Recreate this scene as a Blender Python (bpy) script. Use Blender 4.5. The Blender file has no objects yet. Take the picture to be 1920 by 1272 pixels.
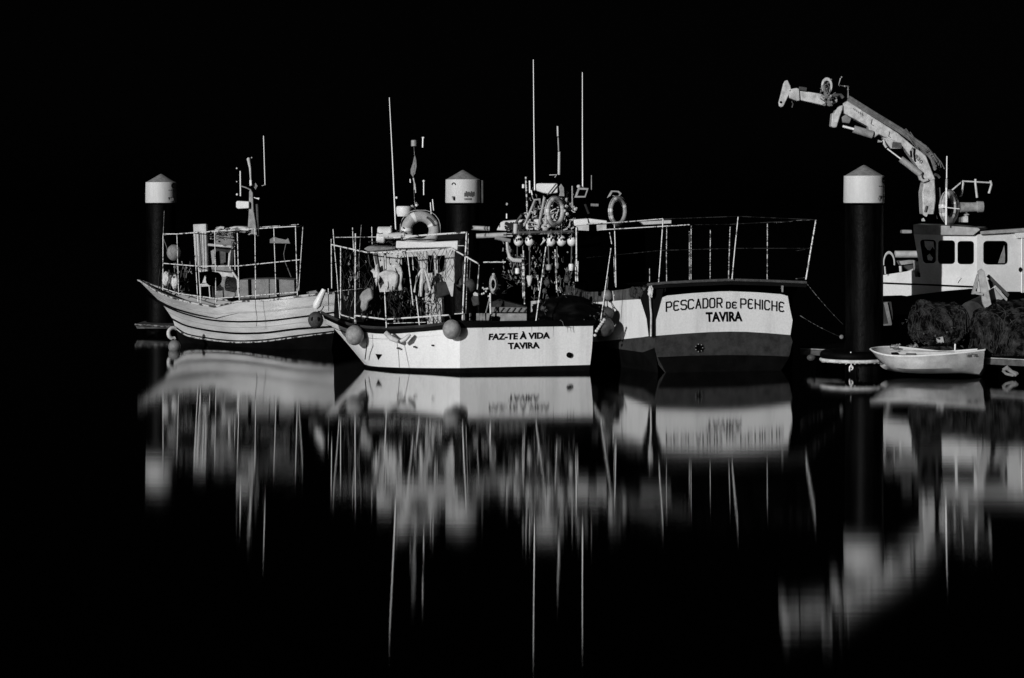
import bpy, bmesh, math, random
from mathutils import Vector, Matrix, noise
random.seed(7)
R = math.radians
S = bpy.context.scene
COL = S.collection
# ------------------------------------------------------------------ camera
FOC, HZ, CX, CH = 4000.0, 380.0, 960.0, 3.8      # survey constants of the photograph: focal in px, horizon row, eye height
cam = bpy.data.cameras.new('camera'); camo = bpy.data.objects.new('camera', cam); COL.objects.link(camo)
cam.sensor_width = 36; cam.lens = 75; cam.shift_y = -(636-HZ)/1920
cam.clip_start = .5; cam.clip_end = 2000
camo.location = (0, 0, CH); camo.rotation_euler = (R(90), 0, 0)
S.camera = camo
# ------------------------------------------------------------------ world and light (night harbour: floodlight from behind left)
AZ, EL = 31.0, 13.0
w = bpy.data.worlds.new('World'); S.world = w; w.use_nodes = True
nt = w.node_tree; bg = nt.nodes['Background']
sky = nt.nodes.new('ShaderNodeTexSky'); sky.sky_type = 'NISHITA'; sky.sun_disc = False
sky.sun_elevation = R(EL); sky.sun_rotation = R(180+AZ)
bw = nt.nodes.new('ShaderNodeRGBToBW')
nt.links.new(sky.outputs[0], bw.inputs[0]); nt.links.new(bw.outputs[0], bg.inputs[0]); bg.inputs[1].default_value = .00012
sl = bpy.data.lights.new('flood_light', 'SUN'); sl.energy = 3.0; sl.angle = R(.5); sl.color = (1, 1, 1)
so = bpy.data.objects.new('flood_light', sl); COL.objects.link(so)
ld = Vector((math.sin(R(AZ))*math.cos(R(EL)), math.cos(R(AZ))*math.cos(R(EL)), -math.sin(R(EL))))
so.rotation_euler = ld.to_track_quat('-Z', 'Y').to_euler(); so.location = (-20, -10, 15)
S.view_settings.view_transform = 'Standard'; S.view_settings.look = 'None'
S.view_settings.exposure = 0; S.view_settings.gamma = 1
S.render.engine = 'CYCLES'
S.cycles.max_bounces = 5; S.cycles.diffuse_bounces = 1; S.cycles.glossy_bounces = 3
S.cycles.sample_clamp_indirect = 4
S.cycles.use_denoising = True
# ------------------------------------------------------------------ materials
M = {}
def mat(name, v, rough=.6, var=0, sc=4, metal=0, streak=0, bump=0, bsc=20, spec=.5, coat=0, lo=.3, hi=.62, squash=None):
    if v < .17: v *= (v/.17)**.75; spec = min(spec, .16)
    m = bpy.data.materials.new(name); m.use_nodes = True; n = m.node_tree; b = n.nodes['Principled BSDF']
    b.inputs['Base Color'].default_value = (v, v, v, 1); b.inputs['Roughness'].default_value = rough
    b.inputs['Metallic'].default_value = metal; b.inputs['Specular IOR Level'].default_value = spec
    b.inputs['Coat Weight'].default_value = coat; b.inputs['Coat Roughness'].default_value = .25
    tc = n.nodes.new('ShaderNodeTexCoord')
    if var or streak:
        mp = n.nodes.new('ShaderNodeMapping'); n.links.new(tc.outputs['Object'], mp.inputs[0])
        if streak: mp.inputs['Scale'].default_value = (1, 1, .12)
        if squash: mp.inputs['Scale'].default_value = squash
        no = n.nodes.new('ShaderNodeTexNoise'); no.inputs['Scale'].default_value = sc; no.inputs['Detail'].default_value = 6
        no.inputs['Roughness'].default_value = .65
        n.links.new(mp.outputs[0], no.inputs['Vector'])
        r = n.nodes.new('ShaderNodeValToRGB'); a = v*(1-(var or streak)); c = min(1, v*(1+(var or streak)*.35))
        r.color_ramp.elements[0].position = lo; r.color_ramp.elements[0].color = (a, a, a, 1)
        r.color_ramp.elements[1].position = hi; r.color_ramp.elements[1].color = (c, c, c, 1)
        n.links.new(no.outputs['Fac'], r.inputs[0])
        # fine grain of dirt on top
        n2 = n.nodes.new('ShaderNodeTexNoise'); n2.inputs['Scale'].default_value = sc*12; n2.inputs['Detail'].default_value = 3
        n.links.new(tc.outputs['Object'], n2.inputs['Vector'])
        mr = n.nodes.new('ShaderNodeMapRange'); mr.inputs[1].default_value = .3; mr.inputs[2].default_value = .7
        mr.inputs[3].default_value = 1-.25*(var or streak)-.04; mr.inputs[4].default_value = 1.04
        n.links.new(n2.outputs['Fac'], mr.inputs[0])
        mx = n.nodes.new('ShaderNodeVectorMath'); mx.operation = 'SCALE'
        n.links.new(r.outputs[0], mx.inputs[0]); n.links.new(mr.outputs[0], mx.inputs['Scale'])
        n.links.new(mx.outputs[0], b.inputs['Base Color'])
    if bump:
        nb = n.nodes.new('ShaderNodeTexNoise'); nb.inputs['Scale'].default_value = bsc; nb.inputs['Detail'].default_value = 4
        n.links.new(tc.outputs['Object'], nb.inputs['Vector'])
        bp = n.nodes.new('ShaderNodeBump'); bp.inputs['Strength'].default_value = bump; bp.inputs['Distance'].default_value = .03
        n.links.new(nb.outputs['Fac'], bp.inputs['Height']); n.links.new(bp.outputs[0], b.inputs['Normal'])
    M[name] = m; return m
mat('white_paint', .74, .4, streak=.2, sc=2.2, bump=.08, bsc=4, lo=.25, hi=.5)
mat('white_worn', .56, .5, .35, 3.5, bump=.15, bsc=8)
mat('cabin_white', .70, .45, .14, 2, bump=.04, bsc=4)
mat('trawler_white', .54, .28, .2, sc=3, bump=.3, bsc=2.2, coat=.3, lo=.36, hi=.6, squash=(.45, .45, 2.2))  # stretched pale streaks put glossy highlights into the hull colour
mat('roof_grey', .36, .6, .3, 6, bump=.1)
mat('cap_white', .62, .6, streak=.14, sc=4)
mat('cap_cone', .25, .8, .35, 9)
mat('pile_dark', .016, .5, streak=.9, sc=7, bump=.35, bsc=9, spec=.05, lo=.4, hi=.66)
mat('antifoul', .075, .7, .55, 5, spec=.1)
mat('antifoul_dark', .02, .7, .5, 3, spec=.03)
mat('black', .005, .9, spec=0)
mat('black_gloss', .004, .12, spec=.3)
mat('rubber_black', .012, .6, .6, 14, spec=.05)
mat('pole_metal', .68, .4, .55, 9)
mat('metal_bright', .85, .35)
mat('grey_metal', .34, .45, .4, 6)
mat('dull_metal', .12, .5, .5, 8)
mat('crane_paint', .56, .5, .5, 6, bump=.4, bsc=12)
mat('fender_grey', .32, .55, .5, 5, bump=.1)
mat('fender_dark', .10, .55, .5, 8)
mat('fender_mid', .19, .55, .4, 7)
mat('ring_cover', .38, .6, .3, 8)
mat('tape', .72, .4)
mat('fabric_white', .62, .9, .4, 5, bump=.5, bsc=12)
mat('fabric_grey', .25, .9, .45, 6, bump=.5, bsc=10)
mat('tarp_dark', .07, .8, .6, 4, bump=.5, bsc=6)
mat('net_dark', .09, .9, .97, 5, bump=1, bsc=30, spec=.05, lo=.45, hi=.72)
mat('net_line', .12, .8)
mat('net_line_light', .085, .8, .9, 3, spec=.1)
mat('rope', .5, .9, .5, 25)
mat('rope_dim', .16, .9, .5, 25)
mat('hose', .18, .35, .6, 5, spec=.5)
mat('letter', .006, .7, spec=.1)
mat('letter_grey', .12, .7)
mat('wood_dim', .12, .8, .6, 6)
mat('wood_light', .40, .7, .45, 6)
mat('deck_dim', .01, .8, .5, 5, spec=.02)
mat('dinghy_paint', .34, .5, .38, 3, bump=.15)
mat('dinghy_inside', .50, .6, .3, 6)
mat('crate_grey', .38, .6, .25, 5)
mat('flag_cloth', .22, .9)
mat('navy_grey', .028, .6, .3, 3, spec=.05)
def wrapped(name, light, dark, sc, thr):
    m = bpy.data.materials.new(name); m.use_nodes = True; n = m.node_tree; b = n.nodes['Principled BSDF']
    b.inputs['Roughness'].default_value = .45
    tc = n.nodes.new('ShaderNodeTexCoord'); wv = n.nodes.new('ShaderNodeTexNoise')
    wv.inputs['Scale'].default_value = sc; wv.inputs['Detail'].default_value = 3; wv.inputs['Roughness'].default_value = .7
    r = n.nodes.new('ShaderNodeValToRGB'); r.color_ramp.elements[0].position = thr; r.color_ramp.elements[1].position = thr+.07
    r.color_ramp.elements[0].color = (dark, dark, dark, 1); r.color_ramp.elements[1].color = (light, light, light, 1)
    n.links.new(tc.outputs['Object'], wv.inputs['Vector']); n.links.new(wv.outputs['Fac'], r.inputs[0]); n.links.new(r.outputs[0], b.inputs['Base Color'])
    M[name] = m
wrapped('pole_wrapped', 0.75, 0.05, 11, 0.4)
wrapped('pole_wrapped_fine', 0.62, 0.02, 12, 0.47)
wrapped('pole_dim', 0.2, 0.01, 9, 0.5)
wrapped('pole_faint', 0.03, 0.004, 6, 0.48)
wrapped('strake', 0.5, 0.03, 7, 0.44)
# ------------------------------------------------------------------ geometry helpers
def P(px, py, D):                                   # survey point: photo column and row seen at distance D
    return Vector(((px-CX)/FOC*D, D, CH-(py-HZ)/FOC*D))
def PZ(px, D, z): return Vector(((px-CX)/FOC*D, D, z))
class Plane:                                        # a vertical plane through two plan points
    def __init__(s, a, b):
        s.a = Vector((a[0], a[1], 0)); d = Vector((b[0], b[1], 0))-s.a; s.d = d.normalized(); s.n = Vector((s.d.y, -s.d.x, 0))
        if s.n.y > 0: s.n = -s.n
    def at(s, px, py, off=0):
        r = Vector(((px-CX)/FOC, 1, -(py-HZ)/FOC)); o = Vector((0, 0, CH)); a = s.a+s.n*off
        return o+r*((a-o).dot(s.n)/r.dot(s.n))
class MB:
    def __init__(s): s.bm = bmesh.new()
    def face(s, vs):
        try: return s.bm.faces.new(vs)
        except ValueError: return None
    def poly(s, pts): s.face([s.bm.verts.new(p) for p in pts]); return s
    def tube(s, pts, r, seg=8, r1=None, cap=True):
        pts = [Vector(p) for p in pts]; n = len(pts); rings = []
        for i, p in enumerate(pts):
            d = (pts[min(i+1, n-1)]-pts[max(i-1, 0)])
            if d.length < 1e-9: d = Vector((0, 0, 1))
            d.normalize(); u = d.orthogonal() if abs(d.z) > .95 else d.cross(Vector((0, 0, 1))); u.normalize(); v = d.cross(u)
            rr = r if r1 is None else r+(r1-r)*i/(n-1)
            if isinstance(r, (list, tuple)): rr = r[i]
            rings.append([s.bm.verts.new(p+(u*math.cos(a)+v*math.sin(a))*rr) for a in [2*math.pi*k/seg for k in range(seg)]])
        for a, b in zip(rings, rings[1:]):
            for k in range(seg): s.face((a[k], a[(k+1) % seg], b[(k+1) % seg], b[k]))
        if cap: s.face(rings[0][::-1]); s.face(rings[-1])
        return s
    def ball(s, c, r, seg=20, sz=1, sx=1, sy=1):
        m = Matrix.Translation(c) @ Matrix.Diagonal((sx, sy, sz, 1))
        bmesh.ops.create_uvsphere(s.bm, u_segments=seg, v_segments=seg//2+2, radius=r, matrix=m); return s
    def torus(s, c, Rr, r, rot=None, a0=0, a1=360, seg=40, rs=12):
        rot = rot or Matrix.Identity(3); full = (a1-a0) >= 360; rings = []
        for i in range(seg if full else seg+1):
            a = R(a0+(a1-a0)*i/seg); ring = []
            for k in range(rs):
                b = 2*math.pi*k/rs; q = Vector(((Rr+r*math.cos(b))*math.cos(a), r*math.sin(b), (Rr+r*math.cos(b))*math.sin(a)))
                ring.append(s.bm.verts.new(Vector(c)+rot @ q))
            rings.append(ring)
        pr = list(zip(rings, rings[1:])) + ([(rings[-1], rings[0])] if full else [])
        for a, b in pr:
            for k in range(rs): s.face((a[k], a[(k+1) % rs], b[(k+1) % rs], b[k]))
        if not full: s.face(rings[0][::-1]); s.face(rings[-1])
        return s
    def prism(s, pts, vec):
        a = [s.bm.verts.new(p) for p in pts]; b = [s.bm.verts.new(Vector(p)+Vector(vec)) for p in pts]; n = len(a)
        s.face(a); s.face(b[::-1])
        for i in range(n): s.face((a[i], b[i], b[(i+1) % n], a[(i+1) % n]))
        return s
    def ppx(s, pxs, D, th):                        # outline surveyed at distance D, given real thickness th behind it
        return s.prism([P(x, y, D) for x, y in pxs], (0, th, 0))
    def box(s, c, size, rz=0, rx=0, ry=0):
        m = Matrix.Translation(c) @ Matrix.Rotation(rz, 4, 'Z') @ Matrix.Rotation(ry, 4, 'Y') @ Matrix.Rotation(rx, 4, 'X') @ Matrix.Diagonal((size[0], size[1], size[2], 1))
        bmesh.ops.create_cube(s.bm, size=1, matrix=m); return s
    def lathe(s, c, prof, seg=32, axis=None):
        rot = Vector((0, 0, 1)).rotation_difference(axis).to_matrix() if axis else Matrix.Identity(3); rings = []
        for r, z in prof:
            rings.append([s.bm.verts.new(Vector(c)+rot @ Vector((r*math.cos(2*math.pi*k/seg), r*math.sin(2*math.pi*k/seg), z))) for k in range(seg)])
        for a, b in zip(rings, rings[1:]):
            for k in range(seg): s.face((a[k], a[(k+1) % seg], b[(k+1) % seg], b[k]))
        s.face(rings[0][::-1]); s.face(rings[-1]); return s
    def loft(s, rows, close=False):
        vr = [[s.bm.verts.new(p) for p in r] for r in rows]
        for a, b in zip(vr, vr[1:]):
            for k in range(len(a)-1): s.face((a[k], b[k], b[k+1], a[k+1]))
        return s
    def build(s, name, m, parent=None, smooth=35, bevel=0):
        bmesh.ops.remove_doubles(s.bm, verts=s.bm.verts, dist=1e-5)
        bmesh.ops.recalc_face_normals(s.bm, faces=s.bm.faces)
        base = Vector((0, 0, 0))
        if parent is None:
            if s.bm.verts:
                c = sum((v.co for v in s.bm.verts), Vector())/len(s.bm.verts); base = c
        else: base = Vector(parent['base'])
        for v in s.bm.verts: v.co -= base
        me = bpy.data.meshes.new(name); s.bm.to_mesh(me); s.bm.free()
        me.materials.append(M[m] if isinstance(m, str) else m)
        if smooth and len(me.polygons):
            me.shade_smooth(); me.set_sharp_from_angle(angle=R(smooth))
        o = bpy.data.objects.new(name, me); COL.objects.link(o)
        if parent is None: o.location = base
        else: o.parent = parent
        o['base'] = base[:]
        if bevel:
            md = o.modifiers.new('bevel', 'BEVEL'); md.width = bevel; md.segments = 2; md.limit_method = 'ANGLE'
        return o
def tag(o, label, cat, group=None):
    o['label'] = label; o['category'] = cat
    if group: o['group'] = group
    return o
def thing(name, base, label, cat, group=None):
    o = bpy.data.objects.new(name, None); COL.objects.link(o); o.location = base; o['base'] = Vector(base)[:]; o.empty_display_size = .2
    return tag(o, label, cat, group)
def part_empty(name, parent):
    o = bpy.data.objects.new(name, None); COL.objects.link(o); o.parent = parent; o['base'] = parent['base'][:]; return o
def tb(name, pts, r, m, parent, seg=8, r1=None):
    return MB().tube(pts, r, seg, r1).build(name, m, parent)
def px_line(pts, D):                               # D: number or per-point list
    if not isinstance(D, (list, tuple)): D = [D]*len(pts)
    return [P(x, y, d) for (x, y), d in zip(pts, D)]
def sag(a, b, s, n=10):
    return [a.lerp(b, i/n)-Vector((0, 0, s*4*(i/n)*(1-i/n))) for i in range(n+1)]
def spline(rows, k=4):                              # smooth extra stations between surveyed hull stations
    out = []; n = len(rows)
    for i in range(n-1):
        p = [rows[max(0, i-1)], rows[i], rows[i+1], rows[min(n-1, i+2)]]
        for j in range(k):
            t = j/k; r = []
            for a, b, c, d in zip(*p):
                r.append(.5*((2*b)+(c-a)*t+(2*a-5*b+4*c-d)*t*t+(-a+3*b-3*c+d)*t**3))
            out.append(r)
    out.append(rows[-1]); return out
def mirror(p, a, n): return p-n*(2*((p-a).dot(n)))
def text_mesh(txt, quad, plane, name, m, parent, off=.014, th=.01, bold=.012, D=None):
    """lettering laid on a plane: quad = px corners TL,TR,BR,BL of the cap-height box"""
    cu = bpy.data.curves.new(name, 'FONT'); cu.body = txt; cu.offset = bold; cu.resolution_u = 3
    to = bpy.data.objects.new('tmp', cu); COL.objects.link(to)
    dg = bpy.context.evaluated_depsgraph_get(); me = bpy.data.meshes.new_from_object(to.evaluated_get(dg))
    bpy.data.objects.remove(to); bm = bmesh.new(); bm.from_mesh(me)
    xs = [v.co.x for v in bm.verts]; x0, x1 = min(xs), max(xs); y0, y1 = 0, .729*.95
    TL, TR, BR, BL = [Vector(q) for q in quad]
    for v in bm.verts:
        u = (v.co.x-x0)/(x1-x0); t = (v.co.y-y0)/(y1-y0)
        q = (BL.lerp(BR, u)).lerp(TL.lerp(TR, u), t)
        v.co = plane.at(q.x, q.y, off)
    g = bmesh.ops.extrude_face_region(bm, geom=bm.faces[:])
    for v in [e for e in g['geom'] if isinstance(e, bmesh.types.BMVert)]: v.co -= plane.n*th
    mb = MB(); mb.bm.free(); mb.bm = bm; return mb.build(name, m, parent, smooth=0)
GL = {  # stroke letters on a 1 x 1 box, y up
 'P': [[(0, 0), (0, 1), (.75, 1), (1, .86), (1, .56), (.75, .44), (0, .44)]],
 'E': [[(1, .92), (.75, 1), (.25, 1), (0, .85), (0, .15), (.25, 0), (.75, 0), (1, .08)], [(0, .5), (.75, .5)]],
 'S': [[(1, .88), (.78, 1), (.22, 1), (0, .86), (0, .62), (.2, .53), (.8, .48), (1, .38), (1, .14), (.78, 0), (.22, 0), (0, .12)]],
 'C': [[(1, .85), (.78, 1), (.22, 1), (0, .85), (0, .15), (.22, 0), (.78, 0), (1, .15)]],
 'A': [[(0, 0), (.5, 1), (1, 0)], [(.22, .36), (.78, .36)]],
 'D': [[(.08, 0), (.08, 1), (.75, 1), (1, .82), (1, .18), (.75, 0), (.08, 0)]],
 'O': [[(.2, 0), (0, .15), (0, .85), (.2, 1), (.8, 1), (1, .85), (1, .15), (.8, 0), (.2, 0)]],
 'R': [[(0, 0), (0, 1), (.75, 1), (1, .86), (1, .58), (.75, .46), (0, .46)], [(.5, .46), (1, 0)]],
 'N': [[(0, 0), (0, 1)], [(0, .62), (1, .38)], [(1, 0), (1, 1)]], 'I': [[(.5, 0), (.5, 1)]], 'H': [[(0, 0), (0, 1)], [(1, 0), (1, 1)], [(0, .5), (1, .5)]]}
def stroke_letters(items, plane, wpx, name, m, parent, off=.012):
    mb = MB()
    for ch, x0, x1, yt, yb, sl in items:            # sl: slope of baseline px/px
        for pl in GL[ch]:
            q = [Vector((x0+(x1-x0)*u, yb+(yt-yb)*v+sl*(x1-x0)*(u-.5))) for u, v in pl]
            for i, (a, b) in enumerate(zip(q, q[1:])):
                d = (b-a).normalized(); nn = Vector((-d.y, d.x))*wpx/2; e = d*wpx*.35
                z = off+.0006*(i % 5)
                mb.prism([plane.at(*(c), z) for c in (a-nn-e, b-nn+e, b+nn+e, a+nn-e)], -plane.n*.004)
    return mb.build(name, m, parent, smooth=0)
def net_curtain(corner_px, D, nu, nv, r, m, name, parent, jit=.35):
    """knotted netting between four surveyed corners, strands as thin tubes"""
    TL, TR, BR, BL = [P(x, y, D) for x, y in corner_px]; g = []
    for j in range(nv+1):
        row = []
        for i in range(nu+1):
            u, v = i/nu, j/nv; p = TL.lerp(TR, u).lerp(BL.lerp(BR, u), v)
            d = (TR-TL).length/nu*jit
            row.append(p+Vector((random.uniform(-d, d), random.uniform(-.15, .15), random.uniform(-d, d)*1.3)))
        g.append(row)
    mb = MB()
    for j in range(nv):
        for i in range(nu+1):
            if i < nu and random.random() < .8: mb.tube([g[j][i], g[j+1][i+1]], r, 4, cap=False)
            if i > 0 and random.random() < .8: mb.tube([g[j][i], g[j+1][i-1]], r, 4, cap=False)
    return mb.build(name, m, parent, smooth=0)
def lump(c, rad, seedv, m, name, parent=None, amp=.3, fr=2.2, sub=4):
    bm = bmesh.new(); bmesh.ops.create_icosphere(bm, subdivisions=sub, radius=1)
    for v in bm.verts:
        n = v.co.copy(); k = 1+amp*noise.fractal(n*fr+Vector((seedv, 0, 0)), .8, 2.1, 4)
        v.co = Vector(c)+Vector((n.x*rad[0]*k, n.y*rad[1]*k, n.z*rad[2]*k))
    mb = MB(); mb.bm.free(); mb.bm = bm; return mb.build(name, m, parent, smooth=60)
# ------------------------------------------------------------------ setting
mw = bpy.data.materials.new('harbour_water'); mw.use_nodes = True; n = mw.node_tree; b = n.nodes['Principled BSDF']
n.nodes.remove(b); out = [q for q in n.nodes if q.type == 'OUTPUT_MATERIAL'][0]
gl = n.nodes.new('ShaderNodeBsdfAnisotropic'); gl.distribution = 'BECKMANN'; gl.inputs['Color'].default_value = (1, 1, 1, 1)
gl.inputs['Roughness'].default_value = .048; gl.inputs['Anisotropy'].default_value = .6
tn = n.nodes.new('ShaderNodeCombineXYZ'); tn.inputs[0].default_value = 1; n.links.new(tn.outputs[0], gl.inputs['Tangent'])   # swell crests run along the quay
df = n.nodes.new('ShaderNodeBsdfDiffuse'); df.inputs['Color'].default_value = (.0004, .0004, .0004, 1)
fr = n.nodes.new('ShaderNodeFresnel'); fr.inputs['IOR'].default_value = 1.5
ms = n.nodes.new('ShaderNodeMixShader'); n.links.new(fr.outputs[0], ms.inputs[0]); n.links.new(df.outputs[0], ms.inputs[1]); n.links.new(gl.outputs[0], ms.inputs[2]); n.links.new(ms.outputs[0], out.inputs[0])
tc = n.nodes.new('ShaderNodeTexCoord'); hs = []
for sx, sy, sc, amp in ((.25, 3.2, 1.0, .00025), (.12, .9, 1.0, .0007), (.6, 11, 1.0, .00006)):
    mp = n.nodes.new('ShaderNodeMapping'); mp.inputs['Scale'].default_value = (sx, sy, 1)
    no = n.nodes.new('ShaderNodeTexNoise'); no.inputs['Scale'].default_value = sc; no.inputs['Detail'].default_value = 2
    n.links.new(tc.outputs['Object'], mp.inputs[0]); n.links.new(mp.outputs[0], no.inputs['Vector'])
    mu = n.nodes.new('ShaderNodeMath'); mu.operation = 'MULTIPLY'; mu.inputs[1].default_value = amp; n.links.new(no.outputs['Fac'], mu.inputs[0]); hs.append(mu)
a1 = n.nodes.new('ShaderNodeMath'); n.links.new(hs[0].outputs[0], a1.inputs[0]); n.links.new(hs[1].outputs[0], a1.inputs[1])
a2 = n.nodes.new('ShaderNodeMath'); n.links.new(a1.outputs[0], a2.inputs[0]); n.links.new(hs[2].outputs[0], a2.inputs[1])
bp = n.nodes.new('ShaderNodeBump'); bp.inputs['Distance'].default_value = 1.0; bp.inputs['Strength'].default_value = 1
n.links.new(a2.outputs[0], bp.inputs['Height']); n.links.new(bp.outputs[0], gl.inputs['Normal'])
M['harbour_water'] = mw
o = MB().poly([(-400, -30, 0), (400, -30, 0), (400, 900, 0), (-400, 900, 0)]).build('water', 'harbour_water', None, smooth=0); o['kind'] = 'structure'

# ------------------------------------------------------------------ mooring piles
PILES = [(302, 62.5, 'far left mooring pile with white cap, standing left of the small trawler bow', '53'),
         (868, 55.0, 'middle mooring pile with white cap between the two name-board boats masts', None),
         (1620, 47.6, 'nearest and largest mooring pile with white cap, beside the white dinghy', '47')]
for px, D, lab, num in PILES:
    base = PZ(px, D, 0); t = thing('mooring_pile', base, lab, 'pile', 'white-capped mooring piles')
    r = .435; zb = 3.79
    MB().lathe(base+Vector((0, 0, -1.5)), [(r-.012, 0), (r-.012, zb+1.45)], 40).build('shaft', 'pile_dark', t)
    cp = MB().lathe(base+Vector((0, 0, zb)), [(r+.012, 0), (r+.02, .02), (r+.012, .60), (r-.03, .615)], 40).build('cap', 'cap_white', t, smooth=30)
    cn = MB().lathe(base+Vector((0, 0, zb+.605)), [(r-.005, 0), (r*.5, .125), (.03, .235), (.005, .24)], 40).build('cone', 'cap_cone', cp, smooth=60)
    def sticker(a0, a1, z0, z1, m, nm, off=.018):
        mb = MB(); rows = []
        for i in range(7):
            a = R(a0+(a1-a0)*i/6); rr = r+off; rows.append([base+Vector((rr*math.sin(a), -rr*math.cos(a), zb+z0)), base+Vector((rr*math.sin(a), -rr*math.cos(a), zb+z1))])
        return mb.loft(rows).build(nm, m, cp, smooth=0)
    az = math.degrees(math.atan2(base.x, base.y))
    if num:
        sticker(36, 62, .045, .16, 'letter', 'number_plate')
        # numerals and ring emblem in the plate
        pl = Plane((base.x+math.sin(R(49))*(r+.03), base.y-math.cos(R(49))*(r+.03)), (base.x+math.sin(R(49))*(r+.03)+math.cos(R(49)), base.y-math.cos(R(49))*(r+.03)+math.sin(R(49))))
        s = FOC/D; x = px+s*r*math.sin(R(49)); y = HZ+(CH-(zb+.10))*s
        text_mesh(num, [(x-3.2*s/84, y-3.4*s/84), (x+3.2*s/84, y-3.4*s/84), (x+3.2*s/84, y+3.2*s/84), (x-3.2*s/84, y+3.2*s/84)], pl, 'numerals', 'cap_white', cp, off=.0, th=.004, bold=.01)
        mb = MB(); c = base+Vector((math.sin(R(58))*(r+.02), -math.cos(R(58))*(r+.02), zb+.50))
        mb.torus(c, .055, .012, Matrix.Rotation(R(58), 3, 'Z'), 20, 320).build('emblem', 'letter', cp)
        mb = MB()
        for k in range(3): mb.box(base+Vector((math.sin(R(40+k*9))*(r+.016), -math.cos(R(40+k*9))*(r+.016), zb+.37)), (.05, .006, .02), rz=R(40+k*9))
        mb.build('small_lettering', 'letter_grey', cp, smooth=0)
        sticker(-74, -50, .04, .075, 'letter_grey', 'small_sign')
    else:
        sticker(-38, -25, .05, .17, 'letter_grey', 'square_sign'); sticker(-30, -24, .06, .15, 'letter', 'sign_mark', .024)
        mb = MB(); a = R(-30); mb.torus(base+Vector((math.sin(a)*(r+.02), -math.cos(a)*(r+.02), zb+.46)), .05, .014, Matrix.Rotation(a, 3, 'Z') @ Matrix.Rotation(R(20), 3, 'Y'), 20, 200).build('emblem', 'letter', cp)
        mb = MB()
        for k in range(8):
            a = R(8+k*4.4); mb.box(base+Vector((math.sin(a)*(r+.018), -math.cos(a)*(r+.018), zb+.21+.02*(k % 2))), (.038, .006, .10+.05*((k*3) % 4)/4), rz=a)
        for k in range(6):
            a = R(8+k*4.4); mb.box(base+Vector((math.sin(a)*(r+.018), -math.cos(a)*(r+.018), zb+.095)), (.026, .006, .05), rz=a)
        mb.build('name_sign', 'letter_grey', cp, smooth=0)
        mb = MB().tube([base+Vector((.50, -.05, zb+.58)), base+Vector((.50, -.05, zb-.0))], .03).build('ladder_rail', 'dull_metal', t)
    # faint vertical weld seams
    mb = MB()
    for a in (-8, 10): a = R(a); mb.tube([base+Vector((math.sin(a)*(r+.008), -math.cos(a)*(r+.008), zb+.02)), base+Vector((math.sin(a)*(r+.008), -math.cos(a)*(r+.008), zb+.58))], .006, 5)
    mb.build('seam', 'cap_white', cp)
# ------------------------------------------------------------------ pontoons
pd = Vector((9.12, -7.43, 0)).normalized(); pn = Vector((-pd.y, pd.x, 0)); pn = pn if pn.y > 0 else -pn
def along(t): return Vector((7.85, 47.6, 0))+pd*t
t = thing('floating_pontoon', along(2)+pn*.7, 'long floating pontoon running behind the dinghy and the nearest pile', 'pontoon')
A, B = along(-2.1)+pn*.75, along(9)+pn*.75
def strip(a, b, z0, z1, wdt, nm, m, off=0):
    a = a-pn*off; b = b-pn*off
    return MB().prism([a+Vector((0, 0, z0)), b+Vector((0, 0, z0)), b+Vector((0, 0, z1)), a+Vector((0, 0, z1))], pn*wdt).build(nm, m, t, bevel=.01)
strip(A, B, .40, .46, 2.4, 'deck', 'deck_dim')
strip(A, B, .27, .395, .09, 'fascia', 'wood_dim', .03)
strip(A, B, .40, .425, .07, 'edge_strip', 'grey_metal', .035)
for k in range(5):
    c = along(-1.2+k*2.3)+pn*1.7; MB().box(c+Vector((0, 0, .08)), (1.2, 1.6, .36), rz=math.atan2(pd.y, pd.x)).build('float', 'black', t, bevel=.05)
MB().ball(P(1521, 671, 48.6), .10, sz=.75).build('float_end', 'fender_dark', t)
# pile guide collar
c = PZ(1620, 47.6, .30)
t = thing('pile_guide_collar', c, 'round dark pile guide with bright rim at the foot of the nearest pile', 'pile guide')
MB().torus(c+Vector((-.25, 0, .10)), .62, .11, Matrix.Rotation(R(90), 3, 'X'), 0, 360, 40).build('tyre_ring', 'rubber_black', t)
MB().torus(c+Vector((-.25, 0, -.005)), .70, .04, Matrix.Rotation(R(90), 3, 'X'), 0, 360, 40).build('rim', 'fabric_white', t)
for k in range(14):
    mb = MB(); a = R(-170+k*12.3+random.uniform(-4, 4)); mb.box(c+Vector((-.25+.70*math.cos(a), .70*math.sin(a), -.03)), (.03+.05*random.random(), .03, .03+.04*random.random()), rz=a)
    mb.build('bracket', 'wood_light', t)
mb = MB(); cc = P(1596, 690, 46.9)
mb.torus(cc, .045, .015, Matrix.Rotation(.5, 3, 'Z')).torus(cc+Vector((-.03, 0, -.04)), .04, .014, Matrix.Rotation(1.2, 3, 'Z')).tube([cc, cc+Vector((0, .05, .35))], .01)
tag(mb.build('shackle', 'metal_bright'), 'small shiny shackle hanging under the bright rim of the pile guide', 'shackle')
# left collar
c = P(283, 612, 61.6)
t = thing('walkway_stub', c, 'low dark walkway end crossing the far left pile near the water', 'walkway')
MB().prism([P(253, 608, 61.3), P(322, 611, 61.0), P(322, 616, 61.0), P(257, 616.5, 61.3)], (0, 1.6, 0)).build('deck', 'wood_dim', t)
tb('edge_pipe', [P(253, 609, 61.2), P(322, 613, 60.9)], .03, 'pole_dim', t)

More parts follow.
